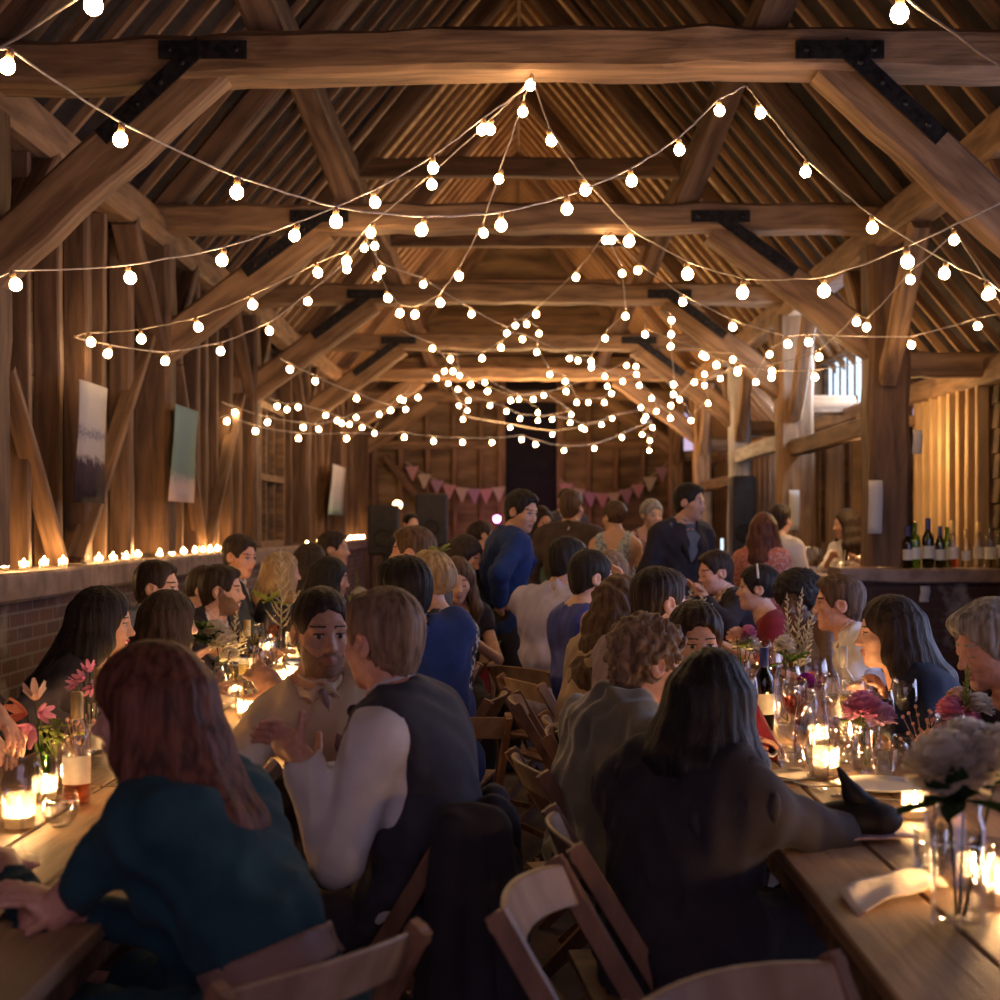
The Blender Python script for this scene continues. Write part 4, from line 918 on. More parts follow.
def person(label, head, yaw, hyaw=None, pitch=0, tilt=0, stand=False, fem=False, size=1.0, skin='fair', hair=('short','dark'), wear=(), L=None, R=None, pelvis=None, lip=None, beard=None,
           res=None, face=True, curl=(.6,.6), smile=False, seat=None, hdir=(None,None), pole=(None,None), bulk=1.0, eyes='open', thumb_up=False, zp=None, extra=None):
    """head = (px,py,distance) of the point between the eyes' height and the skull centre; yaw 0 looks away from the camera, 90 to the right, 180 to the camera"""
    NPER[0] += 1; rnd = random.Random(NPER[0])
    H = P(*head); dist = H.y; k_ = size
    hyaw = yaw if hyaw is None else hyaw
    F = hd(yaw); hf0 = hd(hyaw); pr = math.radians(pitch); hf = hf0*math.cos(pr)-Vector((0,0,1))*math.sin(pr); hu = hf0*math.sin(pr)+Vector((0,0,1))*math.cos(pr); hr = hf.cross(hu)
    if tilt: t = math.radians(tilt); hu, hr = hu*math.cos(t)+hr*math.sin(t), hr*math.cos(t)-hu*math.sin(t)
    HM = np.array([list(hr), list(hf), list(hu)]).T; hs = .97*k_ if fem else 1.0*k_
    def hp(x, y, z): return H+(hr*x+hf*y+hu*z)*hs
    lenT = (.49 if fem else .52)*k_
    N = hp(0,-.035,-.155)
    if pelvis is None:
        zpel = zp if zp else (N.z-lenT*.99 if stand else .56)
        dz = N.z-zpel; lean = math.sqrt(max(0, lenT*lenT-dz*dz)) if not stand else .04
        Pv = Vector((N.x, N.y, zpel))-F*lean
    else: Pv = Vector((pelvis[0], pelvis[1], zp or .56))
    Mx = Pv.lerp(N,.45)-F*.035
    u = (N-Mx).normalized(); rt = F.cross(u).normalized(); f = u.cross(rt).normalized(); ul = (Mx-Pv).normalized(); rl = F.cross(ul).normalized(); fl = ul.cross(rl)
    RC = np.array([list(rt), list(f), list(u)]).T; RL = np.array([list(rl), list(fl), list(ul)]).T
    sw = (.150 if fem else .172)*k_*bulk; SH = {s: N-u*.065*k_+rt*s*sw-f*.01 for s in (-1,1)}
    l1, l2 = .285*k_, .255*k_
    arms = {}
    for s, tgt, i in ((-1,L,0),(1,R,1)):
        if tgt is None:
            tgt = SH[s]+rt*s*.05-Vector((0,0,1))*.50+F*.06 if stand else Pv+F*.30+rt*s*.12+Vector((0,0,.12))
        elif isinstance(tgt, tuple): tgt = P(*tgt)
        po = Vector(pole[i]) if pole[i] else (rt*s*.6-Vector((0,0,1))*.7-F*.35)
        E, W = ik(SH[s], Vector(tgt), l1, l2, po)
        hd_ = (W-E).normalized() if hdir[i] is None else Vector(hdir[i]).normalized()
        arms[s] = (SH[s], E, W, hd_)
    legs = {}
    for s in (-1,1):
        hip = Pv+rl*s*.085*k_-Vector((0,0,.03))
        if stand: kn = hip+F*.03-Vector((0,0,(hip.z-.08)*.48))+rl*s*.015; an = Vector((kn.x,kn.y,.09))-F*.03
        else: kn = hip+F*.42*k_+rl*s*.03; kn.z = .53; an = Vector((kn.x,kn.y,.09))+F*.02
        legs[s] = (hip, kn, an)
    bm = bulk
    def torso(sd, i=0.0, legs_=False, k=.05):
        sd.ell(Pv, ((.165*bm+i)*k_, (.125*bm+i)*k_, .13*k_+i), RL, k=k)
        sd.ell(Mx, (((.128 if fem else .148)*bm+i)*k_, ((.098 if fem else .115)*bm+i)*k_, .17*k_), RC, k=k)
        c = Mx.lerp(N,.5); sd.ell(c, (((.140 if fem else .165)*bm+i)*k_, ((.10 if fem else .118)*bm+i)*k_, .165*k_+i*.5), RC, k=k)
        sd.cap(SH[-1]+rt*.02-u*.008, SH[1]-rt*.02-u*.008, .054*k_+i*.8, k=k)
        for s in (-1,1): sd.ell(c+u*.045*k_+rt*s*.075*k_*bm-f*.035, (.085*k_*bm+i, .065*k_+i, .115*k_+i*.5), RC, k=k)
        for s in (-1,1): sd.cap(N+u*.004-f*.012, SH[s]-u*.010-f*.01, .046+i*.5, .047+i*.6, k=.05)
        if fem:
            for s in (-1,1): sd.ell(c+rt*s*.07*k_+f*.085*k_-u*.02, (.058+i,.05+i,.06+i), RC, k=.035)
    def arm(sd, s, i=0.0, frac=2.0, k=.03, tight=1.0):
        S, E, W, _ = arms[s]; ra = (.041 if fem else .049)*k_*(.5+.5*bm)
        if frac >= 1: sd.cap(S, E, ra+i, ra*.80+i, k=k); b = E.lerp(W, min(1, frac-1))
        else: b = S.lerp(E, frac); sd.cap(S, b, ra+i, ra*(1-.2*frac)+i, k=k); return b
        if frac > 1: sd.cap(E, b, ra*.82+i, ra*.82+i+(ra*.56-ra*.82)*(frac-1), k=.02)
        return b
    def leg(sd, i=0.0, k=.03, foot=True):
        for s in (-1,1):
            hip, kn, an = legs[s]; sd.cap(hip, kn, .082*k_+i, .056*k_+i, k=k); sd.cap(kn, an, .056*k_+i, .038*k_+i, k=.02)
            if foot: sd.cap(an-Vector((0,0,.04)), an+F*.15-Vector((0,0,.055)), .036, .03, k=.02)
    near = res or (.0052 if dist < 6.3 else .0075 if dist < 9 else .010); hc = .014 if dist < 6.3 else .018
    # ---------- the body: one continuous skin
    sd = SD(); torso(sd); leg(sd)
    for s in (-1,1): arm(sd, s)
    sd.cap(N-u*.03, hp(0,-.022,-.06), (.047 if fem else .056)*k_, (.046 if fem else .054)*k_, k=.03)
    def HE(c, r, k=.02, op=0): sd.ell(hp(*c), [a*hs for a in r], HM, k=k, op=op)
    def HC(a, b, ra, rb=None, k=.012, op=0): sd.cap(hp(*a), hp(*b), ra*hs, (ra if rb is None else rb)*hs, k=k, op=op)
    jw = .92 if fem else 1.0
    HE((0,-.012,.030), (.0755,.097,.088), .02); HE((0,.028,-.030), (.061*jw,.064,.078), .03); HE((0,.034,-.078), (.046*jw,.050,.040), .03); HE((0,.070,-.104), (.021*jw,.019,.017), .022)
    for s in (-1,1): HE((s*.040,.056,-.028), (.023,.026,.022), .025)
    if face:
        HC((-.036,.076,.020), (.036,.076,.020), .0105 if not fem else .008, k=.02)
        for s in (-1,1): HE((s*.031,.098,.0), (.017,.017,.0125), .012, 1)
        HC((0,.084,.010), (0,.104,-.030), .0075, .0115, k=.014); HE((0,.108,-.033), (.0105,.010,.009), .01)
        for s in (-1,1): HE((s*.0125,.094,-.037), (.0085,.010,.0075), .008)
        HC((-.022,.083,-.0635), (0,.0945,-.0615), .0045, .0062, k=.006); HC((.022,.083,-.0635), (0,.0945,-.0615), .0045, .0062, k=.006)
        HC((-.019,.082,-.0725), (.019,.082,-.0725), .005, k=.006); HC((-.008,.090,-.0735), (.008,.090,-.0735), .0066, k=.008)
        if smile: HC((-.021,.096,-.0675), (.021,.096,-.0675), .0042, k=.004, op=1)
        else: HC((-.022,.096,-.068), (.022,.096,-.068), .0016, k=.004, op=1)
        for s in (-1,1): HE((s*.031,.0765,-.001), (.0140,.0140,.0135), .003)
        if eyes == 'down':
            for s in (-1,1): HE((s*.031,.0785,.002), (.016,.0145,.013), .006)
    for s in (-1,1):
        HE((s*.079,-.010,-.010), (.009,.025,.033), .012); HE((s*.083,-.004,-.004), (.008,.013,.017), .006, 1)
    fines = [(H, .135*k_, near)]
    # hands: palm, four fingers of different lengths, thumb from the side of the palm
    def hand(s, cu):
        S, E, W, d = arms[s]; g = .92*k_ if fem else k_
        pn = d.cross(rt*s); pn = pn.normalized() if pn.length > .1 else Vector((0,0,-1))
        if pn.z > 0 and not thumb_up: pn = -pn
        lat = d.cross(pn).normalized(); 
        inner = lat if lat.dot(-rt*s+F*.3) > 0 else -lat         # thumb side
        if thumb_up: inner = Vector((0,0,1))-d*d.z; inner.normalize(); pn = inner.cross(d)*(1 if s < 0 else -1)
        RH = np.array([list(inner), list(d), list(pn)]).T
        sd.ell(W+d*.047*g, (.041*g,.050*g,.0165*g), RH, k=.014)
        sd.cap(W-d*.02, W+d*.02*g, .0255*g, .024*g, k=.015)
        for j, (o, ln) in enumerate(((.029,.066),(.010,.076),(-.010,.071),(-.028,.056))):
            p = W+d*.088*g+inner*o*g; dr = d; l = ln*g
            for q, fr in enumerate((.44,.32,.24)):
                a = cu*(.55,.75,.6)[q]; dr = (dr*math.cos(a)+pn*math.sin(a)).normalized(); e = p+dr*l*fr; sd.cap(p, e, .0088*g-q*.0008, .0082*g-q*.0008, k=.004); p = e
                pn2 = pn
        p = W+d*.022*g+inner*.030*g; dr = (inner*(.9 if not thumb_up else 1.3)+d*.55+pn*.25).normalized(); e = p+dr*.040*g; sd.cap(p, e, .0125*g, .0105*g, k=.008)
        dr = (dr+d*.45+pn*.15*cu if not thumb_up else dr+d*.1).normalized(); e2 = e+dr*.032*g; sd.cap(e, e2, .0102*g, .0085*g, k=.004)
        return W+d*.075*g
    for s, cu in ((-1,curl[0]),(1,curl[1])):
        c = hand(s, cu)
        if dist < 9.2: fines.append((c, .095, max(near, .0055)))
    V, Q = sd_mesh(sd, hc if dist < 8 else .022, fines)
    fc = V[Q].mean(1); loc = (fc-np.array(H)) @ HM/hs; X, Y, Z = loc.T; mi = np.zeros(len(Q), int)
    mats_ = [SKIN[skin], EYEW, IRIS, LIPR if lip else LIPM[skin], HAIR[hair[1]] if hair else SKIN[skin], TEETH, STUB]
    if face:
        for s in (-1,1):
            e = np.sqrt((X-s*.031)**2+(Z+.0005)**2); 
            if eyes == 'open':
                mi[((X-s*.031)/.0125)**2+((Z+.001)/.0068)**2 < 1 if True else e < 0] = np.where((Y > .078)[((X-s*.031)/.0125)**2+((Z+.001)/.0068)**2 < 1], 1, 0)
                mi[(e < .0062) & (Y > .08)] = 2
                mi[(np.abs(X-s*.031) < .015) & (np.abs(Z-.0065-.0) < .0022) & (Y > .07)] = 4
            else: mi[(np.abs(X-s*.031) < .014) & (np.abs(Z+.008) < .0022) & (Y > .075)] = 4
            bz = .0268-np.abs(np.abs(X)-.030)*.07
            mi[(X*s > .012) & (X*s < .052) & (np.abs(Z-bz) < (.0035 if not fem else .0026)) & (Y > .055)] = 4
        mi[(np.abs(X) < .024-(np.abs(Z+.068))*.5) & (Z > -.0805) & (Z < -.0565) & (Y > .083)] = 3
        if smile: mi[(np.abs(X) < .02) & (np.abs(Z+.0675) < .0034) & (Y > .076) & (Y < .0925)] = 5
        if beard:
            bl = (Y > .0) & (Z < -.070+(np.abs(X)/.06)**2*.032+np.maximum(0,.04-Y)*.9) & (Z > -.128) & (np.abs(X) < .08)
            mu = (np.abs(X) < .031) & (Z < -.046-np.abs(X)*.25) & (Z > -.075) & (Y > .07)
            bl = bl | ((np.abs(X) > .05) & (Y > -.004) & (Y < .022) & (Z < .015) & (Z > -.09))
            mi[(bl | mu) & (mi == 0)] = 4 if beard == 'full' else 6
    base = Vector((Pv.x, Pv.y, 0)); me = np_mesh('person', V, Q, mats_, base, mi)
    root = link('person', me); root.location = base; tag(root, label, 'person', 'wedding guests')
    def part(name, sd, h, m, disp=None, fines=(), cls=None, pmats=None):
        V, Q = sd_mesh(sd, h, fines, disp)
        o = link(name, np_mesh(name, V, Q, pmats or [m], base, cls(V[Q].mean(1)) if cls else None), root); return o
    # ---------- clothing
    ch = .0125 if dist < 7.2 else .017 if dist < 9 else .021
    def folds(amp, fr=1.0, ph=0.0):
        amp = amp*1.9
        a1, a2, a3 = rnd.uniform(17,22)*fr, rnd.uniform(28,36)*fr, rnd.uniform(52,64)*fr; p1, p2 = rnd.uniform(0,6), rnd.uniform(0,6)
        def fn(x, y, z):
            w = .9*np.sin(x*a1*.8+z*7+p2)+.9*np.sin(y*a1+z*5+p1)
            r1 = 1-2*np.abs(np.sin(z*a2*.55+x*a1*.8-y*a1*.6+w+p1)); r2 = 1-2*np.abs(np.sin(z*a1*.7-x*a2*.8+y*a2*.7+1.3*w+p2))
            return amp*(-.55*r1-.5*r2+.3*np.sin((x-y)*a3+z*a2+2*w))
        return fn
    for it in wear:
        kind, cm = it[0], CM[it[1]]; op = it[2] if len(it) > 2 else {}
        sd = SD(); amp = .0035; inf = op.get('inf', {'jacket':.026,'coat':.03,'waistcoat':.027}.get(kind,.015))
        if kind in ('shirt','top','blouse','hoodie','jacket','dress','waistcoat','coat'):
            torso(sd, inf, k=.045)
            fr = op.get('sleeve', {'waistcoat':0, 'dress':0}.get(kind, 1.93))
            cuts = []
            for s in (-1,1):
                if fr: cuts.append((s, arm(sd, s, inf*(.85 if kind != 'jacket' else .8)+op.get('puff', .006 if kind in ('shirt','blouse','hoodie') else 0), fr, k=.045)))
                else:
                    sd.half(SH[s]+rt*s*(.0 if kind == 'waistcoat' else -.008), rt*s, k=.01, op=1)
                    q0 = SH[s]+rt*s*.045+f*.02; sd.cap(q0+u*.05, q0-u*.13+f*.0, .075, .082, k=.012, op=1)
            if kind in ('dress','coat') and not op.get('noskirt'):
                for s in (-1,1):
                    hip, kn, an = legs[s]; sd.cap(hip, kn, .105, .095, k=.06)
                    if stand or op.get('long'): sd.cap(kn, kn.lerp(an,.75), .095, .11, k=.05)
            if kind == 'coat' or op.get('hang'):
                sd.cap(Pv-F*.05, Pv-F*.10-Vector((0,0,.33)), .15, .14, k=.06)
            # cut: neckline, cuffs, hem, front opening
            nb = N+u*.0; nk = op.get('neck', {'shirt':.062,'jacket':.066,'waistcoat':.075,'top':.078,'dress':.088,'blouse':.08,'hoodie':.068,'coat':.07}[kind])
            sd.cap(nb-u*.02+f*op.get('drop',.012), nb+u*.2+f*.02, nk, nk+.03, k=.012, op=1)
            if kind in ('dress',) and op.get('low'):
                sd.cap(nb-f*.12-u*.02, nb-f*.10-u*.10, .07, .03, k=.02, op=1)
            if kind in ('jacket','waistcoat') or op.get('v'):
                c = Mx.lerp(N,.5); a = N+f*.10+u*.05; b = Mx.lerp(N,.12)+f*.15
                vw = op.get('vw', .060); sd.cap(a, b, vw, .012, k=.012, op=1)
            if op.get('cut'): cc = Mx.lerp(Pv,op['cut']); sd.half(cc, -ul, k=.006, op=1)
            for s, b in cuts:
                S, E, W, _ = arms[s]; n = (W-E) if fr > 1 else (E-S); n.normalize(); sd.cap(b+n*.052, b+n*.13, .056, .06, k=.006, op=1)
            if kind in ('shirt','waistcoat','top','blouse','hoodie'): pass
            if kind == 'hoodie':
                [(sd.cap(N-f*.02+rt*q*.085+u*.035, N-f*.085+rt*q*.045+u*.02, .034, .040, k=.02), sd.cap(N-f*.085+rt*q*.045+u*.02, N-f*.115-u*.09, .040, .05, k=.03)) for q in (-1,1)]; amp = .0065
            if kind == 'coat': amp = .006
            cls = None; pm_ = None
            if op.get('belt'):
                bc, bw = Mx.lerp(Pv,.35), .030
                def cls(fc, bc=bc, ul=ul, bw=bw): return (np.abs((fc-np.array(bc)) @ np.array(ul)) < bw).astype(int)
                cls = None
            o = part(kind, sd, ch, cm, folds(op.get('amp', amp)), cls=cls)
            if op.get('belt'):
                s2 = SD(); i2 = inf+.010; s2.ell(Pv, ((.165*bm+i2)*k_, (.125*bm+i2)*k_, .13*k_+i2), RL, k=.045); s2.ell(Mx, ((.128*bm+i2)*k_, (.098*bm+i2)*k_, .17*k_), RC, k=.045)
                bc = Mx.lerp(Pv,.42); s2.half(bc+ul*.032, ul, k=.004, op=1); s2.half(bc-ul*.032, ul*-1, k=.004, op=1); part('belt', s2, .009, CM[op['belt']])
            if kind == 'shirt' or op.get('collar'):                # standing and folded collar
                s2 = SD(); nn = (hp(0,-.022,-.06)-N).normalized()
                for q in range(14):
                    a0, a1 = 2*math.pi*q/14, 2*math.pi*(q+1)/14; rr = .062*k_
                    A = [N+(rt*math.sin(a)*rr*1.0+f*math.cos(a)*rr*.98)+nn*(.060-.026*max(0,math.cos(a)))+f*.004 for a in (a0,a1)]
                    B = [p-nn*.042+((p-N)-nn*(p-N).dot(nn)).normalized()*.013 for p in A]
                    if abs(a0-0) < .2 and False: continue
                    s2.cap(A[0], A[1], .0055, k=.006); s2.cap(B[0].lerp(A[0],.3), B[1].lerp(A[1],.3), .0065, k=.008); s2.cap(B[0], B[1], .006, k=.008)
                for s in (-1,1): s2.cap(N+f*.068+rt*s*.014+nn*.016, N+f*.094+rt*s*.045-u*.030, .008, .004, k=.012)
                part('collar', s2, .0065 if dist < 6.5 else .010, CM[op.get('collar', it[1])])
            if kind == 'jacket':
                s2 = SD()
                for s in (-1,1):                                 # lapels and the collar roll round the neck
                    jf = inf; pts = [N-f*.084+u*.030, N-f*.024+rt*s*.080+u*.022, N+f*.060+rt*s*.078-u*.02, Mx.lerp(N,.52)+f*(.112*bm+jf)+rt*s*.070, Mx.lerp(N,.15)+f*(.118*bm+jf)+rt*s*.014]
                    rs = [.013,.013,.015,.019,.008]
                    for q in range(4): s2.cap(pts[q], pts[q+1], rs[q], rs[q+1], k=.015)
                part('lapel', s2, .008 if dist < 6.5 else .011, cm)
        elif kind == 'trousers':
            sd.ell(Pv-ul*.01, ((.165*bm+.013)*k_, (.125*bm+.013)*k_, .13*k_), RL, k=.05); leg(sd, .013, .04, False)
            for s in (-1,1): an = legs[s][2]; sd.cap(an-Vector((0,0,.065)), an-Vector((0,0,.13)), .06, k=.006, op=1)
            part('trousers', sd, ch*1.25, cm, folds(.0035))
        elif kind in ('tie','bow_tie'):
            s2 = SD(); k0 = N+f*.090*k_+u*.004
            if kind == 'tie':
                s2.cap(k0, k0-u*.035, .013, .010, k=.01); s2.cap(k0-u*.03, Mx.lerp(N,.5)+f*.140*bm, .009, .017, k=.01); s2.cap(Mx.lerp(N,.5)+f*.140*bm, Mx.lerp(N,-.05)+f*.140*bm, .016, .02, k=.01)
            else:
                for s in (-1,1): s2.cap(k0+rt*s*.008, k0+rt*s*.045, .007, .018, k=.008)
                s2.ell(k0, (.011,.011,.012), k=.01)
            part(kind, s2, .0065, cm)
        elif kind == 'buttonhole':
            c = Mx.lerp(N,.72)+f*.15*bm+rt*(-1 if len(it) < 3 else it[2])*.085; mb = MB(); bloom_peony(mb, c-base, .04, 22); mb.build('buttonhole', LINENB, root, True)
        elif kind == 'shawl':
            for s in (-1,1): sd.cap(N-f*.03+u*.01, SH[s]-u*.02+rt*s*.02, .07, .085, k=.04)
            sd.cap(Mx.lerp(N,.6)-f*.04, Mx-f*.04, .15, .13, k=.05); part('shawl', sd, ch, cm, folds(.006))
    # shoes
    if stand:
        for s in (-1,1):
            an = legs[s][2]; s2 = SD(); s2.cap(an-F*.035-Vector((0,0,.045)), an+F*.06-Vector((0,0,.05)), .043, .038, k=.02); s2.cap(an+F*.06-Vector((0,0,.05)), an+F*.165-Vector((0,0,.058)), .04, .028, k=.02); s2.half((0,0,.003), (0,0,-1), op=1)
            part('shoe', s2, .012, SHOE)
    # ---------- hair
    if hair:
        st, hc_ = hair[0], HAIR[hair[1]]; op = hair[2] if len(hair) > 2 else {}; sd = SD(); h2 = .0068 if dist < 6.3 else .0095 if dist < 9 else .012
        th = op.get('thick', .011)*.8
        def HE2(c, r, k=.02, op_=0): sd.ell(hp(*c), [a*hs for a in r], HM, k=k, op=op_)
        HE2((0,-.016,.034), (.0775+th,.100+th,.090+th), .02)
        if st in ('short','curly','crop','side'):
            HE2((0,-.050,-.028), (.056+th*.4,.055+th*.4,.078), .035)
            if st == 'side': HE2((.02,.055,.090), (.055,.045,.026), .03)
            if st in ('short','curly'): HE2((0,.045,.088), (.055,.042,.022), .03)
        for c in op.get('lumps', ()): HE2(c[:3], c[3:6], .03)
        hang = st in ('long','wavy','bob')
        if hang:
            Lh = op.get('len', {'long':.42,'wavy':.42,'bob':.2}[st]); fall = Vector(op.get('fall', (0,0,0))); n = op.get('n', 11); sp = op.get('spread', 118)
            for q in range(n):
                a = math.radians(180+(q/(n-1)*2-1)*sp); c0 = hp(.075*math.sin(a), -.016+.092*math.cos(a), .03); out = (hr*math.sin(a)+hf*math.cos(a)); out.z *= .3
                c1 = hp(.088*math.sin(a), -.02+.102*math.cos(a), -.075)
                bk = max(0, -math.cos(a)); down = Vector((0,0,-1))*Lh*(1 if st != 'long' else rnd.uniform(.9,1.05))*(1 if st == 'bob' else .62+.38*min(1,bk*1.6))
                c3 = c1+down+fall*(Lh/.42)+out*(.02+.02*bk); c2 = c1.lerp(c3,.45)+out*.022
                # keep the fall outside the back and shoulders
                w1 = .030 if st != 'wavy' else .034
                sd.cap(c0, c1, .026, w1, k=.03); sd.cap(c1, c2, w1, w1, k=.03); sd.cap(c2, c3, w1, .016 if st != 'bob' else .026, k=.03)
        if st == 'bun': HE2((0,-.105,.045), (.045,.04,.042), .02)
        if st == 'afro': HE2((0,-.03,.045), (.125,.128,.112), .03)
        if st == 'updo': HE2((0,-.09,.02), (.06,.055,.06), .03)
        # open the face
        fw = op.get('face', .073 if not hang else .064); ln = op.get('line', .016 if not (fem or hang) else 0)
        sd.ell(hp(0,.118,-.045+ln), [(fw if hang or st == 'afro' else fw+.014)*hs, (.082 if hang else .090)*hs, .112*hs], HM, k=.014, op=1)
        if not hang and st != 'afro':
            sd.ell(hp(0,.052,-.130), [.13*hs,.128*hs,.100*hs], HM, k=.014, op=1)
            for s in (-1,1): sd.ell(hp(s*.092,.004,-.014), [.024*hs,.030*hs,.038*hs], HM, k=.01, op=1)
        fr = {'curly':1.15,'afro':1.4,'wavy':.6}.get(st, 0); am = {'curly':.0085,'afro':.006,'wavy':.006,'short':.0032,'side':.0034,'updo':.0034}.get(st, .0024)
        hx, hy, hz = H
        def hdisp(x, y, z):
            a = np.arctan2((x-hx)*hr.x+(y-hy)*hr.y, (x-hx)*hf.x+(y-hy)*hf.y+.02)
            if fr: return am*(np.sin(x*95*fr+3*np.sin(z*60*fr))*np.sin(y*100*fr+2.5*np.sin(x*50*fr))+.7*np.sin(z*85*fr+3*np.sin(x*55*fr+y*35)))
            return am*(np.sin(a*15+1.5*np.sin(z*11+a*3)+.8*np.sin(z*31))*.75+.55*np.sin(a*31+1.8*np.sin(z*17+a*5))+.3*np.sin(a*57+z*30))
        o = part('hair', sd, h2, hc_, hdisp, fines=())
        if op.get('flower'):
            mb = MB(); c = hp(*op['flower']); 
            for q in range(9): d = Vector((FR.uniform(-1,1),FR.uniform(-1,1),FR.uniform(-.2,1))); petal(mb, c-base, d, Vector((0,0,1)), .055, .022, -.2)
            mb.build('hair_flower', LEAFL, root, True)
        if op.get('band'):
            mb = MB(); mb.tube([hp(math.sin(a)*.092, -.0, .03+math.cos(a)*.1)-base for a in np.linspace(-1.3,1.3,13)], .007, 6); mb.build('hair_band', WHITEC, root, True)
    if extra:
        for (nm, fn) in extra: fn(root, base, hp)
    if seat and not stand:
        c = Pv-F*.015 if not seat[1:] else Vector(seat[1])
        chair(c.x, c.y, (math.copysign(84, yaw)+NPER[0]*7%13-6 if abs(yaw) < 130 else yaw) if len(seat) < 3 else seat[2], seat[0])
    return root
TS = ('trousers','black')
import os
ONLY = os.environ.get('ONLY')
_person = person
# ---------------- aisle side of the left row
person('woman in belted teal dress with long auburn hair, back turned, leaning on left table', (147,710,2.85), -66, -84, 6, fem=True, skin='red', hair=('long','auburn',{'len':.34,'fall':(.11,-.08,0),'thick':.018,'spread':108,'n':13,'face':.068}),
   wear=(('dress','teal',{'sleeve':1.8,'belt':'taupe','neck':.075,'amp':.005}),), L=P(8,868,2.95), R=P(60,905,2.75), size=1.02, bulk=1.06, seat=('folding wooden chair under the woman in the teal dress', (-.50,2.52,0), -52), pelvis=(-.42,2.72))
person('man in dark waistcoat and cream shirt with white back panel, gesturing with a thumb', (382,640,3.62), -72, -50, 3, skin='red', hair=('short','lightbrown',{'thick':.012}),
   wear=(('shirt','white',{'amp':.0035,'inf':.015,'sleeve':1.9,'puff':.010}),('waistcoat','waist',{'inf':.034,'neck':.066,'amp':.0025}),('bow_tie','black'),('trousers','charcoal')), L=P(300,757,3.42), R=P(320,775,3.85), curl=(1.9,.8), thumb_up=True, hdir=((-.6,.3,.5),None), seat=('folding wooden chair under the man in the waistcoat', (-.34,3.62,0), -76), bulk=1.06, pole=((-.55,-.1,-.8),(.5,-.35,-.8)), pelvis=(-.245,3.60))
person('man in cream shirt and mauve tie turned to the camera with stubble beard', (322,632,4.15), 168, 158, 4, skin='tan', hair=('crop','dark',{'thick':.008}), beard=True,
   wear=(('shirt','cream',{'sleeve':1.12,'inf':.02,'amp':.004}),('tie','stripe'),TS), R=P(196,702,3.85), L=P(278,690,4.45), curl=(1.25,.5), pole=((.3,.2,-1),(0,-.2,-1)), seat=('folding wooden chair under the man in the mauve tie', (-.50,4.25,0), -80), pelvis=(-.42,4.28))
person('dark haired man in blue jacket seen from behind past the waistcoat', (402,592,5.35), -40, -55, 4, skin='tan', hair=('short','black',{'thick':.016}), wear=(('jacket','royal'),('shirt','white',{'sleeve':0,'cut':.05}),TS), L=P(350,690,5.7), R=P(380,700,5.9), seat=('pale topped folding chair behind the man in the blue jacket', (-.30,5.55,0), -12), pelvis=(-.30,5.6), bulk=1.05)
person('blonde woman in black and white floral dress with a green hair flower', (428,582,6.1), -55, -50, 5, fem=True, hair=('updo','blonde',{'thick':.018,'flower':(.02,-.06,.12)}), wear=(('dress','floral',{'sleeve':1.2,'amp':.004,'neck':.07}),), L=P(370,660,6.5), R=P(390,665,6.6), seat=('folding wooden chair under the woman in the floral dress',), size=1.02)
person('brunette woman in black top looking down, facing the camera by the aisle', (457,580,8.0), 172, 170, 16, fem=True, hair=('long','brown',{'len':.30,'spread':110}), wear=(('top','black',{'sleeve':.4,'neck':.09}),TS), eyes='down', R=P(425,625,7.8), L=P(472,640,7.8), seat=('folding wooden chair under the brunette in the black top',))
person('man with auburn hair looking left behind the floral dress woman', (412,552,7.2), -70, -80, 0, skin='red', hair=('short','brown'), wear=(('jacket','charcoal'),('shirt','white',{'sleeve':0,'cut':.05}),TS), seat=('folding wooden chair under the auburn haired man',))
person('person with pink lit forehead leaning behind the brunette', (466,556,8.8), -95, 120, 24, skin='red', fem=True, hair=('bob','dark'), wear=(('top','black'),TS), eyes='down', seat=('folding wooden chair under the person behind the brunette',))
# ---------------- wall side of the left row
person('dark haired woman leaning over the left table in profile, long black hair', (104,622,5.3), 78, 84, 6, fem=True, skin='tan', lip=True, smile=True, hair=('long','black',{'len':.44,'fall':(-.16,-.06,.03),'thick':.016,'face':.060,'n':13}), wear=(('top','black',{'amp':.005}),TS), R=P(75,725,5.1), L=P(130,705,5.3), size=1.0, res=.0038)
person('man in grey blue suit by the brick wall half hidden by hair', (158,587,7.0), 110, 98, 2, skin='fair', hair=('short','dark'), wear=(('jacket','grey'),('shirt','white',{'sleeve':0,'cut':.05}),TS), L=P(215,650,7.2), R=P(190,660,6.9))
person('long haired woman seen from behind between profile woman and bearded man', (171,622,5.95), 60, 62, 5, fem=True, skin='fair', hair=('long','dark',{'len':.46,'fall':(-.07,-.08,0),'thick':.018,'n':13,'spread':128}), wear=(('top','charcoal'),TS), R=P(190,690,5.8), L=P(215,690,6.2))
person('bearded man in black suit with rust tie, profile to the right', (222,590,7.35), 112, 88, 3, skin='fair', hair=('short','dark',{'thick':.011}), beard=True, smile=True, wear=(('shirt','white',{'sleeve':0,'cut':.05}),('jacket','black',{'vw':.072}),('tie','rust'),TS), R=P(252,660,7.2), L=P(275,655,7.5), res=.0038)
person('man with white collar bent low behind the bearded man', (205,590,8.1), 80, 90, 30, hair=('short','dark'), wear=(('shirt','white',{'amp':.003}),TS), face=False)
person('man with dark hair whose forehead shows above the bearded man', (240,556,8.7), 85, 120, 10, skin='red', hair=('short','dark'), wear=(('jacket','navy'),('shirt','white',{'sleeve':0,'cut':.05}),TS))
person('blonde woman in blue listening beyond the bearded man', (283,572,8.9), 75, 70, 4, fem=True, hair=('bob','blonde',{'len':.18}), wear=(('top','navy'),TS), R=P(300,640,8.7))
person('dark haired woman in profile beyond the blonde woman', (331,578,8.5), 80, 82, 8, fem=True, skin='tan', hair=('long','black',{'len':.3,'fall':(-.1,0,0)}), wear=(('top','navy'),TS), R=P(345,640,8.4))
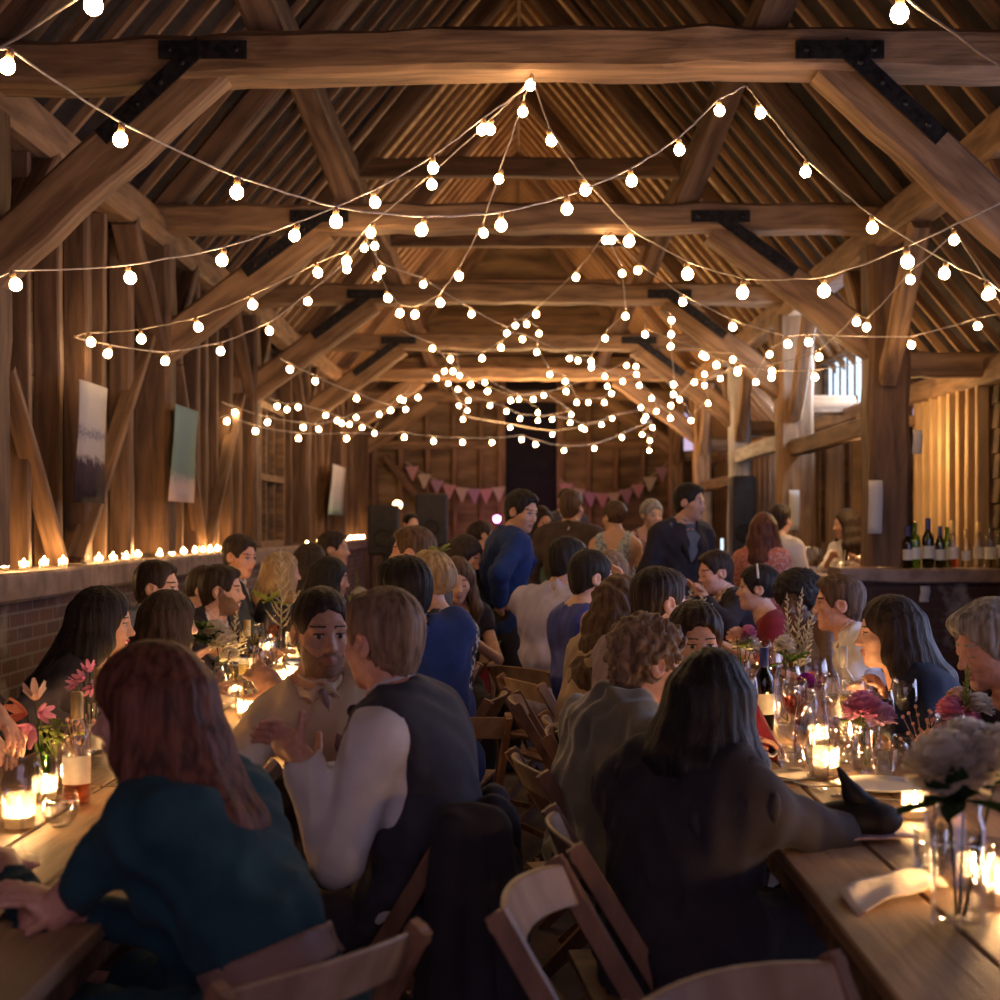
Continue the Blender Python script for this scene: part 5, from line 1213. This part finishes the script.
person('short haired person in the far left corner before the candle ledge', (334,549,10.2), 80, 95, 0, skin='tan', hair=('short','dark'), wear=(('top','black'),TS))
person('woman with dark hair turned away in the far left corner', (312,562,9.6), 70, 60, 4, fem=True, hair=('bob','dark'), wear=(('top','black'),TS))
person('person in dark sleeve cut off by the left edge, forearm on table', (-62,560,4.5), 85, 90, 6, skin='red', hair=('short','dark'), wear=(('jacket','black',{'inf':.026}),('shirt','white',{'sleeve':0,'cut':.05}),TS), R=P(5,722,4.0), L=P(-10,740,4.5), pole=((.0,.2,-1),(.35,-.3,.5)), face=False)
# ---------------- aisle side of the right row
person('woman in black jacket with black hair, back turned, elbow on the right table', (711,704,3.45), 38, 24, 6, tilt=6, fem=True, skin='fair', hair=('bob','black',{'len':.13,'thick':.012,'spread':128,'n':13}), wear=(('jacket','black',{'inf':.03,'amp':.003}),('coat','black',{'inf':.022,'amp':.006,'sleeve':.3}),TS), R=P(800,815,3.72), L=P(740,800,3.95), pole=((-.4,.2,-1),(.7,-.55,-.3)), bulk=1.12, size=1.04, seat=('folding wooden chair under the woman in the black jacket', (.35,3.42,0), 84), pelvis=(.38,3.36))
person('curly haired man in olive hooded fleece beside the woman in black', (648,662,4.25), 62, 66, 8, skin='red', hair=('curly','lightbrown',{'thick':.02}), wear=(('hoodie','olive',{'inf':.024}),TS), R=P(720,770,4.2), L=P(735,740,4.6), seat=('pale topped folding chair behind the man in the olive fleece', (.27,4.38,0), 78), pelvis=(.24,4.2), bulk=1.05)
person('woman with dark wavy hair peering over the woman in black', (696,642,4.75), 150, 175, 6, fem=True, hair=('updo','dark',{'thick':.02,'line':.012}), wear=(('top','wine',{'neck':.09}),TS), L=P(745,700,4.6), pelvis=(.42,4.95), seat=('folding wooden chair under the wavy haired woman peering over', (.38,5.0,0), 100), res=.0038)
person('man in grey mauve shirt with cropped dark hair and visible ear', (660,602,5.35), 58, 62, 8, skin='fair', hair=('short','dark',{'thick':.011}), wear=(('shirt','mauve',{'inf':.02,'collar':'mauve'}),TS), R=P(715,690,5.3), L=P(720,680,5.7), seat=('folding wooden chair under the man in the grey mauve shirt',))
person('woman with long wavy brown hair in beige blouse', (622,605,6.0), 62, 50, 6, fem=True, hair=('wavy','brown',{'len':.46,'fall':(-.06,-.10,0),'n':11}), wear=(('blouse','beige',{'inf':.022}),TS), R=P(665,670,6.0), L=P(690,665,6.4), seat=('folding wooden chair under the woman in the beige blouse',))
person('short haired woman in navy sleeveless dress with hand at her face', (592,577,6.8), 62, 70, 6, fem=True, skin='fair', hair=('crop','black',{'thick':.014}), wear=(('dress','cobalt',{'neck':.085,'amp':.0015}),), R=P(622,590,6.95), L=P(640,650,7.2), pole=((-.2,.1,-1),(.5,-.2,-1)), hdir=(None,(-.15,.05,1)), curl=(.6,.9), seat=('folding wooden chair under the short haired woman in navy', (.24,6.7,0), 66))
person('man in lavender shirt with dark hair seen from behind', (568,562,7.6), 40, 48, 10, skin='tan', hair=('short','black',{'thick':.014}), wear=(('shirt','lavender',{'inf':.022,'amp':.005}),TS), R=P(625,640,7.9), L=P(600,640,8.1), bulk=1.25, seat=('folding wooden chair under the man in the lavender shirt', (.2,7.35,0), 48))
person('blonde woman beyond the navy dress, face hidden', (612,572,8.2), 50, 30, 4, fem=True, hair=('bob','lightbrown'), wear=(('top','gold'),TS), seat=('folding wooden chair under the blonde woman beyond the navy dress',))
# ---------------- wall side of the right row
person('grey haired older man in dark jumper looking down at right edge', (990,645,4.55), -92, -104, 16, skin='red', hair=('side','grey',{'thick':.02,'line':-.0}), wear=(('top','black',{'neck':.062}),TS), R=P(940,735,4.3), L=P(930,745,4.8), eyes='down', bulk=1.1, size=1.06, res=.0038)
person('dark haired woman in navy blazer leaning on clasped hands', (888,632,5.15), -80, -84, 4, fem=True, skin='fair', hair=('long','dark',{'len':.22,'fall':(.15,.02,.02),'thick':.012,'n':13,'face':.060,'spread':105}), wear=(('jacket','navy',{'inf':.024}),('top','black',{'sleeve':0})), L=P(880,705,4.95), R=P(884,703,5.2), curl=(1.2,1.2), size=1.03, res=.0038)
person('smiling man in open white shirt with rolled hair in profile', (838,603,6.55), -80, -82, 2, skin='red', hair=('short','brown',{'thick':.014}), smile=True, wear=(('shirt','white',{'inf':.022,'amp':.005}),TS), L=P(800,680,6.3), R=P(815,690,6.8), bulk=1.05, res=.0038)
person('dark skinned woman with black natural hair and bare shoulders', (797,600,7.1), -110, -150, 12, fem=True, skin='dark', hair=('afro','black'), pelvis=(1.66,7.15), wear=(('dress','lilacg',{'neck':.1}),), L=P(775,670,6.9), R=P(790,670,7.2), eyes='down')
person('woman in dark red dress with white hair band in profile', (757,588,7.85), -80, -84, 0, fem=True, skin='fair', hair=('updo','black',{'band':True,'thick':.016}), pelvis=(1.62,7.85), wear=(('dress','wine',{'sleeve':.5,'neck':.085}),), L=P(735,650,7.6), R=P(745,655,8.0))
person('man drinking with both hands raised beyond the woman in red', (715,572,8.7), -95, -110, 10, pelvis=(1.54,8.7), skin='red', hair=('short','dark'), wear=(('jacket','black'),('shirt','white',{'sleeve':0,'cut':.05}),TS), L=P(700,595,8.45), R=P(706,600,8.5), eyes='down')
# ---------------- standing in the aisle and beyond
person('standing man in royal blue suit bending his head in the aisle', (522,511,8.9), 72, 128, 14, stand=True, skin='tan', hair=('short','black',{'thick':.014}), wear=(('jacket','royal',{'inf':.030}),('shirt','white',{'sleeve':1.99,'inf':.010,'puff':-.002}),('bow_tie','black'),('trousers','black')), L=P(497,612,9.2), R=P(500,604,8.75), pole=(None,(-.2,-.6,0)), curl=(.5,.5))
person('woman in mint dress with dark hair standing beyond the blue suit', (541,522,11.2), 170, 150, 4, stand=True, fem=True, skin='red', hair=('long','dark',{'len':.25}), wear=(('dress','mint',{'long':1}),))
person('man in brown suit with back turned standing in the crowd', (572,507,11.0), 10, 30, 0, stand=True, skin='tan', hair=('short','brown'), wear=(('jacket','brown',{'inf':.026}),('shirt','white',{'sleeve':0,'cut':.05}),('trousers','black')), bulk=1.12)
person('woman in red dress half hidden behind the blue suit', (482,535,11.6), 60, 70, 0, stand=True, fem=True, skin='fair', hair=('updo','dark'), wear=(('dress','wine',{'long':1,'sleeve':1.9}),), size=.93)
person('woman in pale printed dress with pinned up hair, standing', (614,517,10.6), 20, -30, 0, stand=True, fem=True, skin='fair', hair=('bun','brown'), wear=(('dress','paleprint',{'long':1,'low':1}),), size=.97)
person('fair haired woman in muted flower print standing by the suit', (652,515,11.4), 172, 160, 4, stand=True, fem=True, skin='fair', hair=('updo','grey',{'thick':.016}), wear=(('dress','orchid',{'long':1}),), size=.97)
person('tall man in dark suit standing at the right of the crowd', (690,502,9.9), 150, 120, 4, stand=True, skin='tan', hair=('short','black'), wear=(('jacket','black',{'inf':.024,'vw':.05}),('shirt','grey',{'sleeve':0,'cut':.05}),('trousers','black')), bulk=1.08)
person('man in black standing in the dark before the gable wall', (411,524,16.5), 160, 150, 0, stand=True, skin='tan', hair=('short','black'), wear=(('jacket','black'),('shirt','charcoal',{'sleeve':0}),('trousers','black')), face=False)
person('man in dark clothes by the doorway beyond the mint dress', (566,500,15.5), 170, 170, 0, stand=True, skin='tan', hair=('short','dark'), wear=(('jacket','charcoal'),('shirt','white',{'sleeve':0,'cut':.05}),('trousers','black')), face=False)
person('woman in coral print top with long brown hair at the bar', (764,530,10.3), 30, 20, 0, stand=True, fem=True, skin='red', hair=('long','auburn',{'len':.30,'thick':.018}), wear=(('blouse','coral',{'sleeve':.6}),('trousers','black')), size=.96)
person('person in white shirt behind the coral top woman', (780,520,11.3), 40, 40, 0, stand=True, skin='fair', hair=('short','dark'), wear=(('shirt','white'),('trousers','black')), size=.98)
person('bartender woman in pale shirt bending behind the bar', (846,524,11.9), -140, -95, 6, stand=True, fem=True, skin='tan', hair=('bob','dark'), wear=(('shirt','white',{'sleeve':1.3}),('trousers','black')), R=P(832,556,11.6), L=P(858,560,11.6))

# ---------------- more chairs of the aisle
chair(.26, 2.78, 105, 'empty folding wooden chair in the aisle nearest the camera on the right')
chair(.47, 2.05, 145, 'folding wooden chair with curved rail at the bottom edge by the right table')
# ---------------- dark coat hung over the waistcoat man's chair
def draped():
    t = thing('draped_coat', 'dark coat hung over the chair back behind the waistcoat man', 'coat', (-.06,3.56,0))
    sd = SD(); sd.cap((-.0,-.21,.80), (.0,.2,.80), .035, k=.04); sd.cap((.0,-.2,.72), (.03,-.22,.16), .045, .06, k=.06); sd.cap((.01,.0,.74), (.05,.0,.12), .05, .07, k=.08); sd.cap((.0,.18,.72), (.04,.2,.2), .045, .06, k=.06); sd.cap((.02,-.1,.7), (.07,-.12,.1), .05, .06, k=.06)
    sd.cap((-.09,-.24,.81), (-.13,-.27,.12), .05, .07, k=.06); sd.cap((-.05,-.2,.78), (-.06,-.2,.12), .05, .07, k=.06)
    v, q = sd_mesh(sd, .013, (), lambda x, y, z: .008*np.sin(y*38+2*np.sin(z*7))+.004*np.sin(y*80+z*9)); link('coat', np_mesh('coat', v, q, [CM['black']]), t)
    sd = SD(); sd.cap((-.045,-.23,.78), (-.02,-.26,.35), .045, .04, k=.03); v, q = sd_mesh(sd, .013); link('sleeve', np_mesh('sleeve', v, q, [CM['black']]), t)
draped()
# ---------------- the bar
BARW = mat('bar front boards', (.055,.028,.018), (.10,.055,.033), .7, (12,12,2), 6, .3)
def bar():
    t = thing('bar_counter', 'timber bar counter running back from the oak post', 'bar', (2.5,12.4,0))
    mb = MB(); mb.bar((0,-1.5,1.09), (0,1.6,1.09), .5, .05, n=8, jit=.002); mb.build('counter_top', SILLM, t)
    mb = MB()
    for i in range(20): mb.box((-.17,-1.47+i*.157,.53), (.025,.15,1.06))
    mb.build('front_panel', BARW, t)
    for y in (-1.4,1.5): mb = MB(); mb.box((.1,y,.53), (.06,.06,1.06)); mb.build('leg', BARW, t)
bar()
def on(px, py, y, z): return Vector(((px-VX)*y/FPX, y, z))
BG = 'bottles on the brick ledge of the bar'
for (px, lb, parts, sc_) in ((915,'tall green bottle with pale label by the oak post',B_GREEN,.95),(928,'dark bottle beside the tall green bottle',B_DARK,.95),(940,'small dark bottle right of the green and dark bottles',B_DARK,.8),(953,'clear bottle with white label among the dark bottles',B_ROSE,.9),(966,'short flask bottle with pale label on the ledge',B_WHITE,.72),(979,'clear bottle between the flask and the yellow bottle',B_WHITE,.86),(991,'bottle with pale yellow liquor near the right edge',bottle_parts(GLASS, thin_glass('yellow liquor',(.8,.75,.2),.03), None, True),.9),(908,'slim dark bottle touching the oak post',B_DARK,.8),(1004,'clear bottle cut by the right edge',B_FLIP,.95),(947,'green bottle behind the dark bottles',B_GREEN,.85)):
    y = 10.5+(.1 if 'behind' in lb or 'between' in lb else -.06); o = inst('liquor_bottle', lb, 'bottle', on(px,0,y,1.19), parts, random.uniform(-.5,.5), BG); o.scale = (sc_*1.25,)*3
def onbar(px, d): return on(px, 0, d, 1.115)
JB = lm('jar', [(.001,0),(.07,0),(.085,.02),(.09,.09),(.07,.14),(.06,.15),(.058,.15),(.086,.09),(.08,.02),(.001,.008)], GLASS, 22)
inst('punch_jar', 'round glass jar of orange drink at the near end of the bar', 'jar', onbar(857,11.0), [('jar',JB),('drink',lm('drink',[(.001,.01),(.078,.02),(.083,.075),(.001,.075)],JUICE))])
inst('candlestick', 'slim white candle in a holder at the bar beside the dark post', 'candle', onbar(868,11.15), [('holder',lm('holder',[(.001,0),(.035,0),(.03,.012),(.012,.02),(.012,.04),(.001,.04)],GOLD)),('candle',lm('candle',[(.001,.03),(.011,.03),(.009,.26),(.001,.265)],WAX))])
for i, (px, d, lb, prt) in enumerate(((842,11.3,'tumbler holding straws at the bar',[('glass',TUM)]),(834,11.6,'tumbler next to the straw tumbler at the bar',[('glass',TUM),('water',TUMW)]),(826,11.9,'round glass on the bar before the bartender',[('glass',BALL)]),(818,12.1,'wine glass on the bar before the bartender',[('bowl',WG_BOWL),('stem',WG_STEM)]),(811,12.5,'wine glass farther along the bar',[('bowl',WG_BOWL),('stem',WG_STEM)]),(804,13.0,'round glass at the far end of the bar',[('glass',BALL)]),(848,10.95,'low glass beside the jar of orange drink',[('glass',TUM)]))):
    inst('bar_glass', lb, 'glass', onbar(px,d), prt, 0, 'glasses on the bar counter')
ST = MB()
for i in range(5): ST.tube([(.012*math.cos(i*1.3),.012*math.sin(i*1.3),.01),(.026*math.cos(i*1.3+.4),.026*math.sin(i*1.3+.4),.19)], .004, 6)
o = ST.build('straw_bunch', PAPER); o.location = onbar(842,11.3); tag(o, 'pale paper straws standing in the bar tumbler', 'straws', kind='stuff')

for i, (y, z, lb) in enumerate(((.4,3.25,'bulb string across the barn behind the nearest bay'),)):
    n = 9; W = [(-2.5+5.0*q/(n+1), y+.25*math.sin(q*1.3+i), z-.12*math.sin(math.pi*q/(n+1))) for q in range(n+2)]
    pts = [(VX+x*FPX/3.0, VY-(zz-CH)*FPX/3.0) for (x, yy, zz) in W]
    r = string(lb, pts, 3.0, 3.0); r.location = (r.location.x, y, r.location.z)

# ---------------- the band corner at the far end
BLK = mat('black speaker cabinet', (.012,.010,.013), (.022,.019,.024), .6, (20,20,20), 3)
def speaker(px, py, d, w, h, label, z0=0.0):
    c = P(px, py, d); t = thing('loudspeaker', label, 'loudspeaker', (c.x, c.y, 0))
    mb = MB(); mb.box((0,0,c.z), (w,.34,h)); o = mb.build('cabinet', BLK, t); o.modifiers.new('b','BEVEL').width = .02
    mb = MB(); mb.lathe([(.0,.0),(.09,.0),(.10,.012)], 18); g = mb.build('cone', IRON, t); g.location = (0,-.175,c.z-h*.15); g.rotation_euler = (math.pi/2,0,0)
    if c.z-h/2 > .2:
        mb = MB(); mb.tube([(0,0,.1),(0,0,c.z-h/2)], .02, 8); mb.build('pole', IRON, t)
        for i in range(3): a = i*2.1; mb = MB(); mb.tube([(0,0,.45),(.38*math.cos(a),.38*math.sin(a),.02)], .014, 6); mb.build('leg', IRON, t)
speaker(742, 520, 16.6, .26, 1.0, 'tall black loudspeaker standing against the pale post')
speaker(432, 520, 19.5, .42, .7, 'black loudspeaker on a stand left of the doorway')
speaker(384, 530, 17.5, .36, .6, 'black loudspeaker on a stand in the left far corner')
def spot(px, py, d, label, m):
    c = P(px, py, d); t = thing('stage_light', label, 'stage light', (c.x, c.y, 0))
    mb = MB(); mb.tube([(0,0,.02),(0,0,c.z)], .015, 6); mb.build('pole', IRON, t)
    mb = MB(); mb.tube([(0,.12,c.z),(0,-.06,c.z)], .075, 12); mb.build('can', IRON, t)
    mb = MB(); mb.ell((0,-.07,c.z), (.06,.012,.06)); mb.build('lens', m, t, True)
    mb = MB(); mb.lathe([(.001,0),(.2,0),(.2,.02),(.001,.02)], 14); mb.build('base', IRON, t)
spot(398, 505, 19.0, 'warm lamp glowing on a pole in the dark left corner', emit('amber lens', (1,.6,.25), 9))
spot(497, 519, 24.2, 'pink stage lamp beside the dark doorway', emit('pink lens', (1,.25,.75), 10))
for x, y in ((-.45,24.6),(.75,24.6)):
    l = bpy.data.lights.new('pink_stage_glow','POINT'); l.color = (1,.25,.6); l.energy = 4; l.shadow_soft_size = .08; o = bpy.data.objects.new('pink_stage_glow', l); COL.objects.link(o); o.location = (x,y,1.5)
# ------------------------------------------------------------------ camera, light, world
cam = bpy.data.cameras.new('camera'); co = bpy.data.objects.new('camera', cam); COL.objects.link(co)
co.location = (0,0,CH); co.rotation_euler = (math.pi/2,0,0)
cam.sensor_fit = 'HORIZONTAL'; cam.sensor_width = 36; cam.lens = FPX*36/1000
cam.shift_x = (500-VX)/1000; cam.shift_y = (VY-500)/1000
cam.dof.use_dof = True; cam.dof.focus_distance = 5.2; cam.dof.aperture_fstop = 3.4
sc = bpy.context.scene; sc.camera = co
w = bpy.data.worlds.new('dusk'); sc.world = w; w.use_nodes = True
bg = w.node_tree.nodes['Background']; bg.inputs[0].default_value = (.70,.52,.76,1); bg.inputs[1].default_value = .62
def area(name, loc, rot, sx, sy, col, e):
    l = bpy.data.lights.new(name, 'AREA'); l.shape = 'RECTANGLE'; l.size = sx; l.size_y = sy; l.color = col; l.energy = e
    o = bpy.data.objects.new(name, l); COL.objects.link(o); o.location = loc; o.rotation_euler = rot; return o
# daylight through the side doorway and the high opening over the midstrey doors
area('side_doorway_daylight', (XO+.3,6.0,1.7), (math.radians(90),0,math.radians(90)), 4.6, 2.0, (.45,.60,1.0), 55)
bl = bpy.data.lights.new('bar_lamp','POINT'); bl.color = (1,.60,.24); bl.energy = 26; bl.shadow_soft_size = .06; blo = bpy.data.objects.new('bar_lamp', bl); COL.objects.link(blo); blo.location = (2.86,11.4,2.15)
area('added_roof_uplight', (.3,20.5,1.9), (math.pi,0,0), .6, .6, (1,.60,.26), 160)  # added fill to brighten the far roof, no such fixture in view
area('aisle_gap_daylight', (XO-.15,18.4,2.5), (math.radians(20),math.radians(80),0), 1.0, 1.2, (.66,.78,1.0), 40)
area('midstrey_daylight', (XM+.05,14.0,2.9), (0,math.radians(78),0), .5, 1.6, (.6,.75,1.0), 45)
sc.view_settings.view_transform = 'Standard'; sc.view_settings.look = 'None'
sc.view_settings.exposure = EXPO; sc.view_settings.gamma = 1.0; sc.view_settings.use_curve_mapping = False
cy = sc.cycles; cy.use_denoising = True; cy.max_bounces = 6; cy.diffuse_bounces = 3; cy.glossy_bounces = 3; cy.transparent_max_bounces = 24
cy.transmission_bounces = 4; cy.sample_clamp_indirect = 6; cy.caustics_reflective = False; cy.caustics_refractive = False; cy.use_light_tree = True
